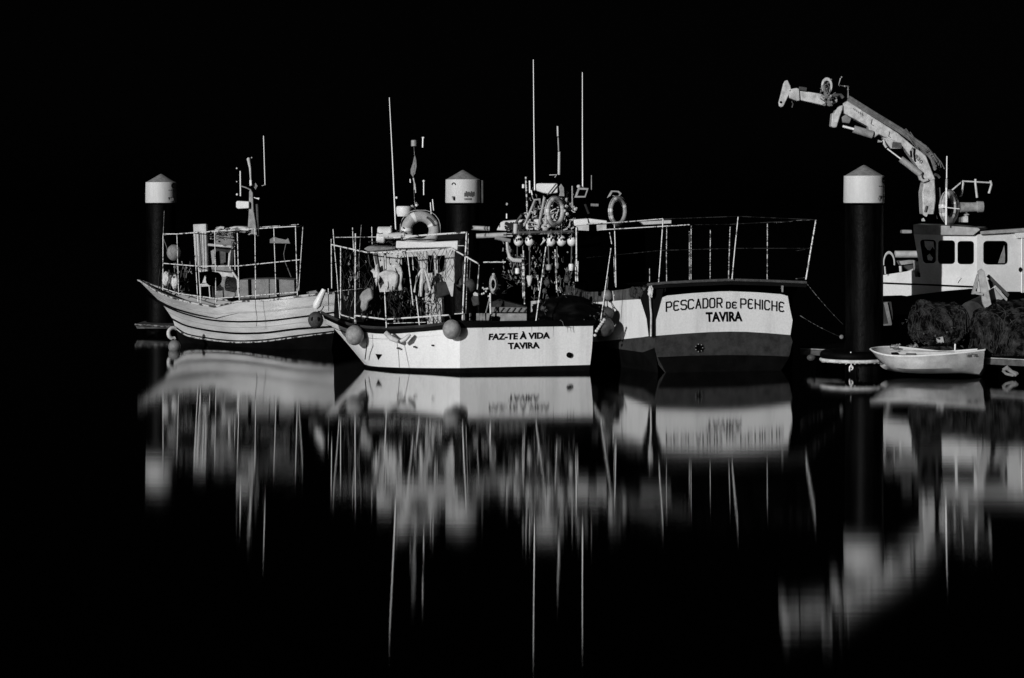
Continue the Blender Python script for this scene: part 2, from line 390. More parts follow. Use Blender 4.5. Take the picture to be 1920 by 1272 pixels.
# ------------------------------------------------------------------ round fenders
def fender(px, py, D, rp, m, lab, name='ball_fender', eye=(0, 0, 1), marks=0, rope_to=None, group='ball fenders hung on the boats', sz=1.08):
    c = P(px, py, D); r = rp*D/FOC; t = thing(name, c, lab, 'fender', group)
    e = Vector(eye).normalized()
    bo = MB().ball(c, r, 28, sz=sz).build('ball', m, t)
    MB().tube([c+e*r*.9, c+e*r*1.22], r*.22, 10, r*.14).build('eye', 'rubber_black', t)
    if marks:
        for k in range(marks):
            q = c+Vector((-.35*r+k*.75*r, -r*.86, .12*r)); MB().ball(q, r*.2, 10, sz=1.5, sy=.5).build('scuff', 'letter', bo)
    if rope_to:
        tb('rope', sag(c+e*r*1.15, P(*rope_to), .03, 6), .012, 'rope_dim', t, 6)
    return t
fender(592, 600, 47.9, 14.5, 'fender_dark', 'dark ball fender with two black scuffs, hanging at the bow of the middle boat', eye=(.4, 0, 1), marks=2, rope_to=(607, 575, 49))
fender(665, 629, 48.25, 17.5, 'fender_grey', 'light grey ball fender against the white bow of the middle boat', eye=(.1, .2, 1), rope_to=(668, 600, 48.4))
fender(847, 618, 47.38, 17.2, 'fender_grey', 'light grey ball fender hiding the side knuckle left of the boat name', eye=(0, .1, 1), rope_to=(843, 592, 47.7))
fender(1134, 613, 48.6, 17.5, 'fender_dark', 'large dark ball fender pressed between the middle boat stern and the right boat', rope_to=(1133, 560, 49.3))
fender(1139, 588, 48.9, 11.5, 'fender_dark', 'small dark ball fender above the large one between the two hulls', rope_to=(1138, 556, 49.5))
fender(1138, 554, 49.4, 10, 'fender_mid', 'grey ball fender topmost of the three between the two hulls', rope_to=(1140, 520, 49.6))
fender(327, 650, 54.9, 11.5, 'fender_mid', 'pale ball fender floating at the waterline below the small trawler bow', eye=(-.2, 0, 1))
MBr = MB().torus(P(325, 625, 55.8), .14, .05, Matrix.Rotation(R(35), 3, 'Z'), 60, 290)
tag(MBr.build('bow_fender_ring', 'white_worn'), 'white curved fender ring on the small trawler stem above the pale ball', 'fender')
for px, py, lab in ((867, 534, 'left one of two dull disc floats hanging beside the middle boat wheelhouse'), (880, 536, 'right one of two dull disc floats hanging beside the middle boat wheelhouse')):
    t = thing('disc_float', P(px, py, 49), lab, 'float', 'dull disc floats')
    MB().ball(P(px, py, 49), .145, 20, sz=1.15).build('disc', 'fender_dark', t)
    tb('rope', [P(px, py-12, 49), P(px+2, py-46, 49)], .008, 'rope_dim', t, 5)
# ================================================================== boat hull from surveyed port-side stations
class Hull:
    def __init__(s, bow, stern):                    # plan points of the centre line
        s.a = Vector((bow[0], bow[1], 0)); s.d = (Vector((stern[0], stern[1], 0))-s.a).normalized(); s.n = Vector((s.d.y, -s.d.x, 0))
    def m(s, p): return mirror(p, s.a, s.n)
    def band(s, rows, i, j, name, mt, parent, thick=0, stern=True, smooth=30, push=0):
        mb = MB(); near = [r[i:j+1] for r in rows]; far = [[s.m(p) for p in r] for r in near]
        nn = s.n if (near[len(near)//2][0]-s.a).dot(s.n) > 0 else -s.n
        if push: near = [[p+nn*push for p in r] for r in near]; far = [[p-nn*push for p in r] for r in far]
        mb.loft(near); mb.loft([r[::-1] for r in far])
        if stern: mb.loft([near[-1], far[-1]])
        if thick:
            for side, sg in ((near, -1), (far, 1)):
                inn = [[p+nn*sg*thick for p in r] for r in side]
                mb.loft(inn); mb.loft([[r[0] for r in side], [r[0] for r in inn]])
        return mb.build(name, mt, parent, smooth=smooth)
    def deck(s, rows, i, name, mt, parent, dz=0):
        mb = MB(); near = [r[i]+Vector((0, 0, dz)) for r in rows]; far = [s.m(r[i])+Vector((0, 0, dz)) for r in rows]
        mb.loft([near, far]); return mb.build(name, mt, parent, smooth=0)
    def strake(s, rows, i, r, name, mt, parent, push=.01, a=0, b=None):
        nn = s.n if (rows[len(rows)//2][i]-s.a).dot(s.n) > 0 else -s.n
        pts = [row[i]+nn*push for row in rows[a:b]]; far = [s.m(row[i])-nn*push for row in rows[a:b]]
        return MB().tube(pts, r, 6).tube(far, r, 6).build(name, mt, parent)
def cage(name, parent, rails, posts, mr='pole_wrapped', mp='pole_wrapped'):
    mb = MB()
    for pts, D, r in rails: mb.tube(px_line(pts, D), r*.8, 6)
    c = mb.build(name, mr, parent)
    for q in posts:
        pts, D, r = q[:3]; tb('post', px_line(pts, D), r*.72, q[3] if len(q) > 3 else mp, c, 6)
    return c
# ------------------------------------------------------------------ boat 1: small wooden trawler, left
b1 = thing('fishing_boat', PZ(450, 56.8, 0), 'small pale wooden trawler at the left with plank hull, dark rubbing strakes and railing cage', 'boat')
bowD, sD = 57.9, 56.3
H1 = Hull(((260-CX)/FOC*bowD, bowD), ((640-CX)/FOC*sD, sD))
raw = [(57.9, (260, 524), (261, 527), (303, 571), (320, 599), (324, 616), 331),
       (57.2, (302, 549), (303, 552), (333, 584), (350, 611), (352, 630), 356),
       (56.5, (348, 564), (348, 567), (378, 597), (392, 620), (395, 638), 398),
       (55.95, (402, 574), (402, 577), (412, 602), (430, 624.5), (432, 642), 432),
       (55.75, (424, 569), (424, 572), (430, 603), (443, 625.3), (444, 642.5), 444),
       (55.6, (446, 564), (446, 567), (450, 603.5), (458, 625.5), (460, 642.5), 460),
       (55.2, (500, 561.5), (500, 565), (500, 602), (500, 624), (500, 640), 500),
       (55.0, (559, 554), (559, 558), (560, 595), (560, 616.5), (560, 632), 560),
       (55.05, (628, 547), (628, 551), (626, 586), (626, 612.5), (626, 623.5), 622)]
rows = []
for D, a, b, c, d, e, wx in raw:
    # sections flare: the foot lies closer to the centre line than the rim
    k = (.0, .05, .10, .35)
    rows.append([P(*a, D), P(*b, D), P(*c, D+k[1]), P(*d, D+k[2]), P(*e, D+k[3]-.15), PZ(wx, D+.35, 0), PZ(wx, D+.9, -.4)])
rows[0] = [P(*raw[0][1], bowD), P(*raw[0][2], bowD), P(*raw[0][3], bowD-.25), P(*raw[0][4], bowD-.4), P(*raw[0][5], bowD-.45), PZ(raw[0][6], bowD-.5, 0), PZ(338, bowD-.6, -.4)]
ctr = lambda p: p-H1.n*((p-H1.a).dot(H1.n))
rows[0] = [ctr(p) for p in rows[0]]
sm = spline(rows[:4], 4)[:-1]+spline(rows[3:6], 2)[:-1]+spline(rows[5:], 3)
h = H1.band(sm, 1, 4, 'hull', 'trawler_white', b1)
H1.band(sm, 0, 1, 'gunwale', 'strake', h, thick=.12, push=.03)
H1.strake(sm, 2, .022, 'rubbing_strake', 'rubber_black', h, push=.012)
H1.strake(sm, 3, .026, 'rubbing_strake', 'rubber_black', h, push=.012)
st5 = [[r[0], r[0], r[0], r[0].lerp(r[0], 0), r[3].lerp(r[4], .82)] for r in sm]
H1.strake(st5, 4, .018, 'rubbing_strake', 'rubber_black', h, push=.02)
st6 = [[r[4]] for r in sm]; H1.strake(st6, 0, .016, 'chine_strip', 'strake', h, push=.012)
for i, f in ((1, .5), (2, .5)):
    H1.strake([[r[i].lerp(r[i+1], f)] for r in sm], 0, .0035, 'plank_seam', 'fender_mid', h, push=.006)
H1.band(sm, 4, 6, 'hull_bottom', 'antifoul_dark', b1)
dk = H1.deck(sm, 1, 'deck', 'deck_dim', b1, dz=-.28)
# railing cage
N = lambda D: D
cage('railing_cage', b1, [
    ([(305.7, 439), (331.7, 439), (402.6, 434), (482, 429), (555, 424.5), (569, 425)], [57.2, 57, 56, 55.7, 55.4, 55.8], .017),
    ([(305.7, 494), (371.5, 499.5), (447.6, 499), (562, 487.4)], [57.2, 56.3, 55.6, 55.4], .016),
    ([(305.7, 541), (337, 551), (406, 560), (558, 548)], [57.2, 56.7, 56, 55.4], .014),
    ([(305.7, 441), (420, 431), (560, 421)], [57.6, 58.6, 58.3], .010), ([(569, 425), (500, 426)], [55.8, 58.2], .010)],
    [([(305.7, 440), (305.5, 545)], 57.2, .016), ([(308, 396), (306, 440)], 57.3, .010, 'pole_dim'), ([(331.7, 439), (335, 553)], 56.9, .015),
     ([(363.5, 435.5), (371, 566)], 56.4, .016), ([(372, 500), (376, 568)], 56.4, .013), ([(402.6, 434), (405, 571)], 56, .016),
     ([(439, 434), (442, 553)], 56.9, .015), ([(445, 437), (448.7, 563)], 55.6, .017), ([(478, 430), (479.4, 560)], 55.5, .016),
     ([(513.4, 428.6), (517.8, 556)], 55.3, .015), ([(554, 425), (557.6, 554)], 55.2, .017), ([(568, 425), (560, 546)], 55.8, .013)])
# wheelhouse with arch, windows, vent panel
wh = MB().ppx([(396, 462), (440, 462), (436, 500), (446, 520), (449, 556), (398, 560)], 56.9, 1.6).build('wheelhouse', 'tarp_dark', b1)
MB().ppx([(405, 441), (437, 439), (438, 461), (404, 461)], 56.8, 1.3).build('wheelhouse_top', 'fender_mid', wh, bevel=.02)
tb('arch', px_line([(388, 459), (434, 463)], 56.65), .035, 'white_worn', wh)
tb('arch', px_line([(437, 462), (431, 475), (429.5, 497), (436, 511), (446, 524), (448, 556)], 56.6), .034, 'white_worn', wh)
MB().ppx([(395, 471), (401, 468), (403, 494), (398, 496)], 56.7, .05).build('window_post', 'fender_grey', wh)
MB().ppx([(413, 471), (423, 473), (423, 492), (414, 494)], 56.75, .05).build('window', 'dull_metal', wh)
MB().ppx([(395, 497), (427, 500), (437, 508), (446, 520), (448, 556), (404, 562), (400, 520)], 56.7, .12).build('front_panel', 'fabric_grey', wh, bevel=.02)
MB().ppx([(403, 509), (436, 513), (444, 520), (404, 519)], 56.66, .05).build('front_ledge', 'fabric_white', wh)
v = MB().ppx([(362, 421), (386.5, 420), (390, 509), (372, 511), (365.5, 480)], 56.6, .32).build('vent_trunk', 'white_worn', b1, bevel=.015)
mb = MB()
for k in range(5): mb.tube([P(366+k*5, 434, 56.57), P(370+k*4.4, 507, 56.57)], .006, 5)
mb.build('rib', 'tarp_dark', v)
mb = MB().ppx([(428, 427), (440, 424.5), (455, 425), (467, 427), (467, 434), (430, 434)], 56.9, .9)
mb.build('roof_rack', 'white_worn', b1, bevel=.03)
mb = MB()
for k in range(22):
    x = 404+k*2.8; mb.ball(P(x+random.uniform(-1, 1), 431+random.uniform(-5, 7), 56.4+random.random()*.8), random.uniform(.02, .07), 8, sz=.6, sx=1.5)
mb.build('rope_heap', 'fabric_grey', b1)['kind'] = 'stuff'
tb('roof_lamp', px_line([(404, 433), (414, 427), (420, 428)], 56.4), .04, 'white_worn', b1)
# aft canopy box
c = MB().ppx([(449, 525), (500, 523), (552, 525), (555, 552), (500, 560), (449, 562)], 56.0, 1.2).build('aft_canopy', 'fender_mid', b1, bevel=.02)
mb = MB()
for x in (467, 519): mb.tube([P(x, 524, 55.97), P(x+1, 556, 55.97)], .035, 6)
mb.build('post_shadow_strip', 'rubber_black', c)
# mast
m1 = MB().ppx([(464.5, 441), (482, 441), (479, 415), (475.5, 396), (474, 362), (469.5, 354), (467, 360), (466.5, 396), (465, 420)], 57.0, .22).build('mast', 'fender_grey', b1, bevel=.015)
tb('mast_stay', px_line([(482, 383), (484, 443)], 57.1), .035, 'dull_metal', m1)
tb('top_pole', px_line([(470, 349), (470, 335), (469, 316), (466, 300)], 57.05), [.03, .022, .03, .045], 'white_worn', m1)
MB().ball(P(466, 299, 57.05), .05, 10).ball(P(472, 296, 57.05), .02, 8).build('masthead_lamp', 'white_worn', m1)
tb('cross_arm', px_line([(451, 349), (461, 352), (469, 356)], 57.05), .016, 'fender_grey', m1)
tb('whip_antenna', px_line([(450.5, 321), (451, 368)], 57.1), .018, 'metal_bright', m1)
tb('tall_antenna', px_line([(494.2, 255), (497, 347), (491, 349)], 57.2), .013, 'metal_bright', m1)
MB().ppx([(442.5, 379), (445, 377), (467, 378), (467, 391), (446, 392), (442.5, 389)], 56.9, .3).build('radar_box', 'white_paint', m1, bevel=.02)
for x, y, r in ((444, 316, .022), (444, 341, .016), (444.5, 365, .03)): MB().ball(P(x, y, 57.1), r, 10).build('lamp', 'metal_bright', m1)
MB().ppx([(475, 349), (479, 343), (483, 349), (479, 356)], 57.1, .05).build('radar_reflector', 'fender_mid', m1)
tb('side_lamp', px_line([(474, 370), (480, 372), (486, 373)], 57.05), [.012, .012, .03], 'metal_bright', m1)
tb('mast_lamp', px_line([(470, 338), (470.5, 348)], 57), .035, 'metal_bright', m1)
# loose gear on boat 1
def single(mb, name, m, lab, cat, group=None, **k): return tag(mb.build(name, m, None, **k), lab, cat, group)
single(MB().ball(P(326, 474, 57.2), .19, 20, sz=1.15), 'float_ball', 'fabric_grey', 'dim soft float hanging in the forward corner of the left trawler cage', 'float')
tb('float_line', px_line([(306, 447), (312, 462), (318, 484)], 57.2), .012, 'rope_dim', b1, 5)
for i, (x, y, lab) in enumerate(((312, 523, 'left one of two pale sacks behind the rail of the small trawler bow'), (328.5, 529, 'right one of two pale sacks behind the rail of the small trawler bow'))):
    tag(lump(P(x, y, 57.2), (.11, .12, .19), i*3.1, 'fabric_white', 'sack', amp=.18), lab, 'sack', 'pale sacks on the trawler bow')
mb = MB()
for k in range(16):
    x = 300+k*3.4; mb.tube(px_line([(x, 505+random.random()*8), (x+random.uniform(-4, 4), 525), (x+random.uniform(-4, 6), 546)], 57.4+random.random()*.5), random.uniform(.01, .035), 5)
single(mb, 'net_bundle', 'tarp_dark', 'dim bundle of nets hanging along the small trawler foredeck', 'net')
single(MB().tube([P(397, 523, 56.15), P(405, 524, 56.0)], .19, 20), 'drum', 'black', 'round black drum end before the small trawler wheelhouse', 'drum')
single(MB().ppx([(374, 533), (393, 531), (394, 537), (376, 538)], 56.2, .3).tube([P(376, 535, 56.2), P(376, 562, 56.2)], .018, 5).tube([P(392, 534, 56.2), P(394, 560, 56.2)], .018, 5),
       'stool', 'white_worn', 'small pale rack table standing under the vent trunk of the left trawler', 'rack')
single(MB().ppx([(379, 531), (384, 517), (392, 530)], 56.25, .25), 'cone_bag', 'fabric_white', 'pale pointed bag on the small rack table of the left trawler', 'bag')
mb = MB().ppx([(506, 449), (514, 444), (521, 447), (536, 450), (540, 447), (544, 457), (506, 456)], 56.2, .1)
a = mb.build('clothes', 'fender_mid', None); tag(a, 'grey crumpled cloth hanging on the aft rail of the left trawler', 'cloth')
tb('cable', px_line([(536, 458), (532, 476), (534, 490), (540, 505), (546, 520)], 56), .012, 'rope_dim', b1, 5)
MB().ppx([(575, 548), (592, 545), (596, 549), (576, 552)], 55.6, .4).build('stern_hatch', 'fabric_grey', b1)
tb('hull_line', px_line([(479, 560), (479, 575), (482, 596), (481, 612)], 54.95), .007, 'rubber_black', b1, 5)

# ------------------------------------------------------------------ boat 2: broad white boat in the middle
b2 = thing('fishing_boat', PZ(870, 49.2, 0), 'white fishing boat in the middle lettered FAZ-TE À VIDA TAVIRA, with caged deck and netting', 'boat')
H2 = Hull((-10, 49.2), (10, 49.2))
PA = Plane((PZ(862, 47.55, 0).x, 47.55), (PZ(1111, 48.1, 0).x, 48.1))
bw_ = 49.2
raw = [(49.2, (603, 586), (609, 598), (640, 631), (664, 659), (684, 683), 687),
       (48.65, (655, 608), (657, 618), (670, 641), (683, 663), (699, 687), 703),
       (48.1, (716, 615), (717, 626), (724, 647), (732, 668), (742, 689.5), 742),
       (47.8, (789, 612), (789, 622), (791, 645), (795, 668), (800, 690.5), 800),
       (47.55, (862, 603), (862, 615), (862, 640), (862, 665), (862, 690.5), 862)]
rows = []
for D, *q in raw:
    rows.append([P(*q[0], D), P(*q[1], D), P(*q[2], D+.03), P(*q[3], D+.06), P(*q[4], D+.1), PZ(q[5], D+.12, 0), PZ(q[5]+8, D+.7, -.4)])
rows[0] = [Vector((p.x, bw_, p.z)) for p in rows[0]]
rows[-1] = [PA.at(862, y) for y in (603, 615, 640, 665, 690.5)]; p = PA.at(862, 690); rows[-1] += [Vector((p.x, p.y+.02, 0)), Vector((p.x, p.y+.7, -.4))]
last = [PA.at(1119, 601), PA.at(1112, 611), PA.at(1111, 640), PA.at(1109, 663), PA.at(1106.5, 684.5)]; p = PA.at(1105, 690); last += [Vector((p.x, p.y+.02, 0)), Vector((p.x, p.y+.7, -.4))]
fore = spline(rows, 5); aft = [[a.lerp(b, k/4) for a, b in zip(rows[-1], last)] for k in range(5)]
sm = fore+aft[1:]
h = H2.band(sm, 1, 4, 'hull', 'white_paint', b2, smooth=12)
H2.band(sm, 0, 1, 'bulwark', 'rubber_black', b2, thick=.09, push=.025)
H2.band(sm, 4, 6, 'hull_bottom', 'antifoul_dark', b2)
H2.deck(sm, 1, 'deck', 'deck_dim', b2, dz=-.12)
tb('rubbing_strake', [r[0]+Vector((0, -.03, .0)) for r in fore[:-1]], .035, 'tarp_dark', b2, 6)
text_mesh('FAZ-TE \u00c0 VIDA', [(917, 626.5), (1031, 623.5), (1031, 634.5), (916, 637.5)], PA, 'name_lettering', 'letter', h, bold=.035)
text_mesh('TAVIRA', [(952, 643.5), (1011, 642), (1012, 653), (953, 654.5)], PA, 'port_lettering', 'letter', h, bold=.035)
o = MB().lathe(PA.at(1067, 666, .02), [(.058, 0), (.062, .0), (.062, .035), (.045, .04), (.045, .01)], 20, PA.n).build('exhaust_outlet', 'rubber_black', h)
MB().ball(PA.at(1067, 666, .0), .052, 14).build('exhaust_bore', 'letter', h)
for x, y in ((746, 653), (777, 650.5), (811, 647.5)): MB().box(P(x, y, 47.945-(x-746)*.0026), (.05, .16, .028)).build('scupper', 'letter', h)
tb('bow_line_mark', [P(689, 625, 48.1), P(688, 645, 48.15), P(684.5, 674, 48.6)], .012, 'letter', h, 5)
MB().prism([P(704, 664, 48.40), P(716, 665, 48.26), P(709, 675, 48.42)], (.0, .2, 0)).build('hull_mark', 'letter', h)
tag(MB().tube(px_line([(608, 543), (600, 559), (594, 572), (591, 578)], 49.2), [.055, .08, .10, .06], 12).build('tube_fender', 'white_paint'), 'long white tube fender standing slanted at the bow tip of the middle boat', 'fender')
tag(MB().tube(px_line([(722, 623), (733, 634), (746, 640)], 47.7), [.05, .065, .05], 12).build('tube_fender', 'fabric_white'), 'left one of two pale tube fenders hung crosswise on the middle boat side', 'fender', 'tube fenders on the middle boat')
tag(MB().tube(px_line([(751, 641), (760, 636), (769, 627)], 47.65), [.04, .055, .035], 12).build('tube_fender', 'fabric_white'), 'right one of two pale tube fenders hung crosswise on the middle boat side', 'fender', 'tube fenders on the middle boat')
tb('fender_line', px_line([(744, 640), (747, 660), (749, 690)], 47.7), .007, 'rope_dim', b2, 5)
W = .016
cage('guard_cage', b2, [
    ([(625, 445.5), (706, 444.6)], [50.4, 50.6], .012), ([(738, 446), (800, 441), (876, 436)], [48.6, 48.4, 48.2], .026),
    ([(621, 458.8), (687.7, 473.6), (742.4, 473.6), (849.6, 465.6)], [49.6, 48.4, 48.0, 48.0], .02),
    ([(849.6, 468), (897.5, 495)], [48.0, 47.9], .022), ([(858, 461), (870, 461), (876, 466)], 48.3, .012), ([(906, 492), (948, 491.5)], 48.6, .02),
    ([(637.5, 590), (665, 598)], [49.2, 48.6], .018), ([(667, 592), (722, 599), (841.6, 591)], [48.6, 48, 47.8], .022), ([(724, 607), (798, 604.5)], 47.9, .010),
    ([(852, 589), (866, 588)], 48, .016)],
    [([(621, 448.5), (622, 541)], 49.6, W), ([(624.5, 430), (627, 465), (632, 520), (637.5, 601)], 50.2, .014), ([(638.7, 464.5), (638.7, 589)], 49.3, W),
     ([(661, 427), (663, 472)], 50.6, .014), ([(666.5, 438), (666, 520), (665.6, 609)], 48.7, .02), ([(677.5, 422), (673, 486)], 50.6, .012, 'pole_dim'), ([(673, 486), (674, 540)], 50.6, .010, 'pole_dim'),
     ([(697, 426), (698, 459)], 50, .014), ([(615.5, 541), (616.5, 584)], 49.5, .014), ([(722, 479), (723, 507)], 48, .018), ([(721, 542), (724.6, 615)], 48, .02),
     ([(764, 477), (770, 530), (774.5, 573)], 47.9, .018), ([(773, 477), (775, 507)], 48, .012), ([(780, 554.5), (787, 615)], 47.9, .02),
     ([(874.7, 438), (870, 530), (867, 602)], 48.1, .024), ([(878.5, 438), (873, 602)], 48.5, .012, 'pole_wrapped_fine'), ([(898.6, 497), (895, 543)], 48, .018, 'pole_wrapped_fine'),
     ([(1023.6, 463), (1004.7, 603)], 47.9, .018), ([(1145.6, 465.6), (1126, 603)], 48.3, .015), ([(1143, 436), (1147, 458)], 48.3, .014)])
# wheelhouse of the middle boat
wp = [(698, 468), (852, 464), (852, 530), (826, 545), (827, 612), (802, 614), (796, 560), (757, 545), (730, 548), (706, 530)]
wh = MB().ppx([(698, 468), (852, 464), (852, 532), (837, 527), (827, 540), (830, 612), (802, 614), (795, 545), (760, 545), (712, 548)], 48.75, 1.5).build('wheelhouse', 'white_worn', b2)
MB().ppx([(743, 452), (800, 454.5), (859, 451.5), (858, 470), (845, 464), (742, 466)], 48.6, 1.9).build('roof', 'white_paint', wh, bevel=.02)
MB().ppx([(682, 467), (690, 462), (742, 464), (742, 468), (690, 472)], 48.65, 1.2).build('roof_brim', 'fabric_grey', wh, bevel=.02)
MB().ppx([(740, 446), (800, 442), (874, 438), (866, 450), (800, 453), (743, 451)], 48.9, 1.2).build('roof_shade_slab', 'navy_grey', wh)  # dark slab standing in for the shadow under the roof rail
MB().ppx([(753, 483), (781, 481), (796, 545), (792, 600), (757, 600)], 48.72, .04).build('doorway', 'black', wh)
for q in (((801.5, 479), (812, 479), (811, 511), (802, 512)), ((820, 480), (833, 479), (832, 508), (821, 512))): MB().ppx(q, 48.72, .03).build('window', 'black_gloss', wh)
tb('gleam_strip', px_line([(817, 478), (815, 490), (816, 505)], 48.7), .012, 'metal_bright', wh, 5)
for q in (((700, 475), (706, 475), (715, 530), (712, 533)), ((719, 474), (722, 474), (722, 508), (720, 508))): MB().ppx(q, 48.7, .03).build('panel_gap', 'dull_metal', wh)
# life-raft canister, radar and mast on the roof
rc = MB().tube(px_line([(708, 437), (735, 437)], 49.2), .145, 20).tube(px_line([(706, 446), (722, 447)], 49.2), .12, 16).build('raft_canister', 'white_paint', b2, bevel=.03)
tb('rolled_awning', px_line([(729, 443), (758, 441)], 48.8), .07, 'white_worn', b2, 12)
MB().lathe(P(757, 406, 49.4), [(.05, -.02), (.15, .0), (.185, .08), (.185, .20), (.16, .235), (.02, .24)], 28).build('radar_dome', 'white_paint', b2)
m2 = MB().tube(px_line([(779, 400), (777, 372), (775, 330), (778, 300), (776, 275)], 49.5), .008, 6).build('mast', 'pole_dim', b2)
MB().lathe(P(776, 275, 49.5), [(.05, 0), (.065, .01), (.065, .14), (.05, .15)], 16).build('masthead_lamp', 'grey_metal', m2)
mb = MB().ppx([(778, 291), (780, 299), (781, 312), (778, 326), (774, 332), (770, 326), (770, 318), (774, 306), (776, 296)], 49.5, .05).build('pennant', 'flag_cloth', m2)
for pts, r, mt in (([(793, 259), (792.5, 277)], .018, 'metal_bright'), ([(791, 258.5), (795, 258.5)], .02, 'metal_bright'), ([(794.5, 341), (794.5, 366)], .014, 'metal_bright'), ([(769, 336), (769.5, 343)], .014, 'metal_bright'),
                   ([(775, 334), (778, 348), (777, 356)], .016, 'fabric_white'), ([(778, 345), (779.5, 362)], .014, 'white_worn'), ([(807, 380), (808.5, 402)], .013, 'metal_bright'), ([(811, 374), (813, 395)], .013, 'metal_bright'),
                   ([(772, 385), (777, 398), (770, 408)], .03, 'white_worn'), ([(783, 386), (779, 380)], .03, 'fabric_grey')):
    tb('antenna_stub', px_line(pts, 49.5), r, mt, m2, 6)
for x, y, r in ((794.5, 340, .03), (743.5, 371, .03), (781, 385, .035)): MB().ball(P(x, y, 49.5), r, 10).build('lamp', 'metal_bright', m2)
tb('tall_antenna', px_line([(730, 183), (736, 300), (742, 432)], 49.3), [.009, .013, .017], 'metal_bright', b2, 6)
tb('stub_pole', px_line([(733, 424), (735, 434)], 49.2), .02, 'white_worn', b2)
def life_ring(px, py, D, Rp, rp, yaw, lab, m='ring_cover', tilt=0, group='life rings on the boats', tapes=(20, 110, 170, 200)):
    s = D/FOC; c = P(px, py, D); t = thing('life_ring', c, lab, 'life ring', group); rot = Matrix.Rotation(R(yaw), 3, 'Z') @ Matrix.Rotation(R(tilt), 3, 'X')
    MB().torus(c, Rp*s, rp*s, rot, seg=56, rs=16).build('ring', m, t)
    for a in tapes: MB().torus(c, Rp*s, rp*s*1.04, rot, a, a+13, 5, 16).build('tape_band', 'tape', t)
    mb = MB(); n = 24; pts = []
    for i in range(n+1):
        a = 2*math.pi*i/n; q = (Rp+rp*(1.12+.25*abs(math.sin(2*a))))*s; pts.append(c+rot @ Vector((q*math.cos(a), -.01, q*math.sin(a))))
    mb.tube(pts, .008, 5, cap=False).build('grab_line', 'rope', t); return t
life_ring(788, 432, 48.9, 26, 10.2, 6, 'large grey life ring standing on the wheelhouse roof of the middle boat')
text = MB()
cr = P(788, 432, 48.9)
for k in range(9):
    a = R(62-k*5.2); q = .335*1.0; text.box(cr+Vector((q*math.cos(a)*1.0, -.128, q*math.sin(a))), (.018, .01, .05), ry=-(a-math.pi/2))
tx = text.build('ring_lettering', 'letter_grey', [o for o in bpy.data.objects if o.name == 'life_ring'][0])
# gear on deck of the middle boat
tag(net_curtain([(765, 468), (852, 466), (852, 540), (790, 540)], 48.5, 9, 3, .0055, 'net_line', 'fishing_net', None), 'dark netting draped over the white wheelhouse front of the middle boat', 'net')
tag(net_curtain([(799, 540), (828, 540), (830, 612), (803, 612)], 48.55, 3, 4, .0055, 'net_line', 'fishing_net', None), 'dark netting hanging over the narrow white lower wall of the middle boat', 'net')
tag(net_curtain([(640, 470), (700, 478), (705, 600), (640, 585)], 49.0, 9, 8, .006, 'pole_faint', 'fishing_net', None, jit=.6), 'dim loose netting in the forward cage of the middle boat', 'net')
tag(net_curtain([(725, 545), (795, 545), (800, 600), (728, 600)], 48.4, 10, 6, .007, 'pole_faint', 'fishing_net', None, jit=.7), 'tangled netting on the foredeck below the big white sack of the middle boat', 'net')
tag(MB().ppx([(708, 514), (722, 507), (737, 508), (747, 514), (746, 530), (741, 546), (728, 545), (722, 534), (716, 522)], 48.5, .2).build('sack', 'fabric_white', bevel=.05), 'big white sack slung before the wheelhouse of the middle boat', 'sack')
tag(MB().ppx([(735, 497), (750, 495), (756, 512), (753, 530), (755, 545), (744, 546), (741, 520)], 48.6, .12).build('sack', 'fabric_white', bevel=.03), 'slimmer pale sack tucked right of the big white one on the middle boat', 'sack')
tag(lump(P(707, 515, 48.6), (.06, .06, .24), 2.7, 'fabric_white', 'sack', amp=.25, fr=1.4), 'narrow pale cloth hanging at the left edge of the middle wheelhouse', 'cloth')
tag(MB().ppx([(690, 540), (696, 541), (700, 560), (691, 566), (689, 580), (682, 585), (675, 578), (677, 566), (673, 557), (680, 547)], 48.5, .16).build('bag_fender', 'fender_grey', bevel=.05), 'grey flat twisted bag hanging in the forward cage of the middle boat', 'bag')
for i, (q, lab, m) in enumerate((([(697.5, 506), (702, 511), (704, 520)], 'small pale glove-like rag left of the big white sack', 'fabric_white'),)):
    tag(MB().tube(px_line(q, 48.8), .045, 8).build('rag', m), lab, 'rag')
mb = MB()
for q, r in (([(793, 503), (782, 520), (776, 548)], .03), ([(793, 503), (791, 525), (788, 556)], .045), ([(796, 505), (803, 527), (807, 545)], .03)): mb.tube(px_line(q, 48.2), r, 8)
tag(mb.build('hanging_cloths', 'fabric_white'), 'three thin pale cloth strips hanging from one knot before the doorway', 'cloth')
tag(lump(P(801, 538, 48.3), (.08, .08, .14), 7.7, 'fabric_grey', 'bag', amp=.2), 'small grey bag beside the hanging cloth strips', 'bag')
tag(MB().ppx([(818, 531), (830, 528), (843, 533), (845, 552), (830, 557), (820, 560)], 48.35, .3).build('tarpaulin', 'tarp_dark', bevel=.03), 'dull dark tarpaulin patch at the lower right of the middle wheelhouse', 'tarpaulin')
tag(MB().ppx([(835, 526), (842, 524), (851, 530), (849, 556), (846, 556)], 48.3, .04).build('torn_cloth', 'white_worn'), 'white pointed cloth hanging from the right end of the middle wheelhouse', 'cloth')
mb = MB()
for k in range(60):
    x = random.uniform(645, 795); y = random.uniform(530, 600)
    mb.tube(px_line([(x, y), (x+random.uniform(-6, 6), y+random.uniform(4, 22))], 48.5+random.random()), random.uniform(.006, .02), 5)
o = tag(mb.build('rope_tangle', 'tarp_dark'), 'dark tangle of ropes across the foredeck of the middle boat', 'ropes'); o['kind'] = 'stuff'
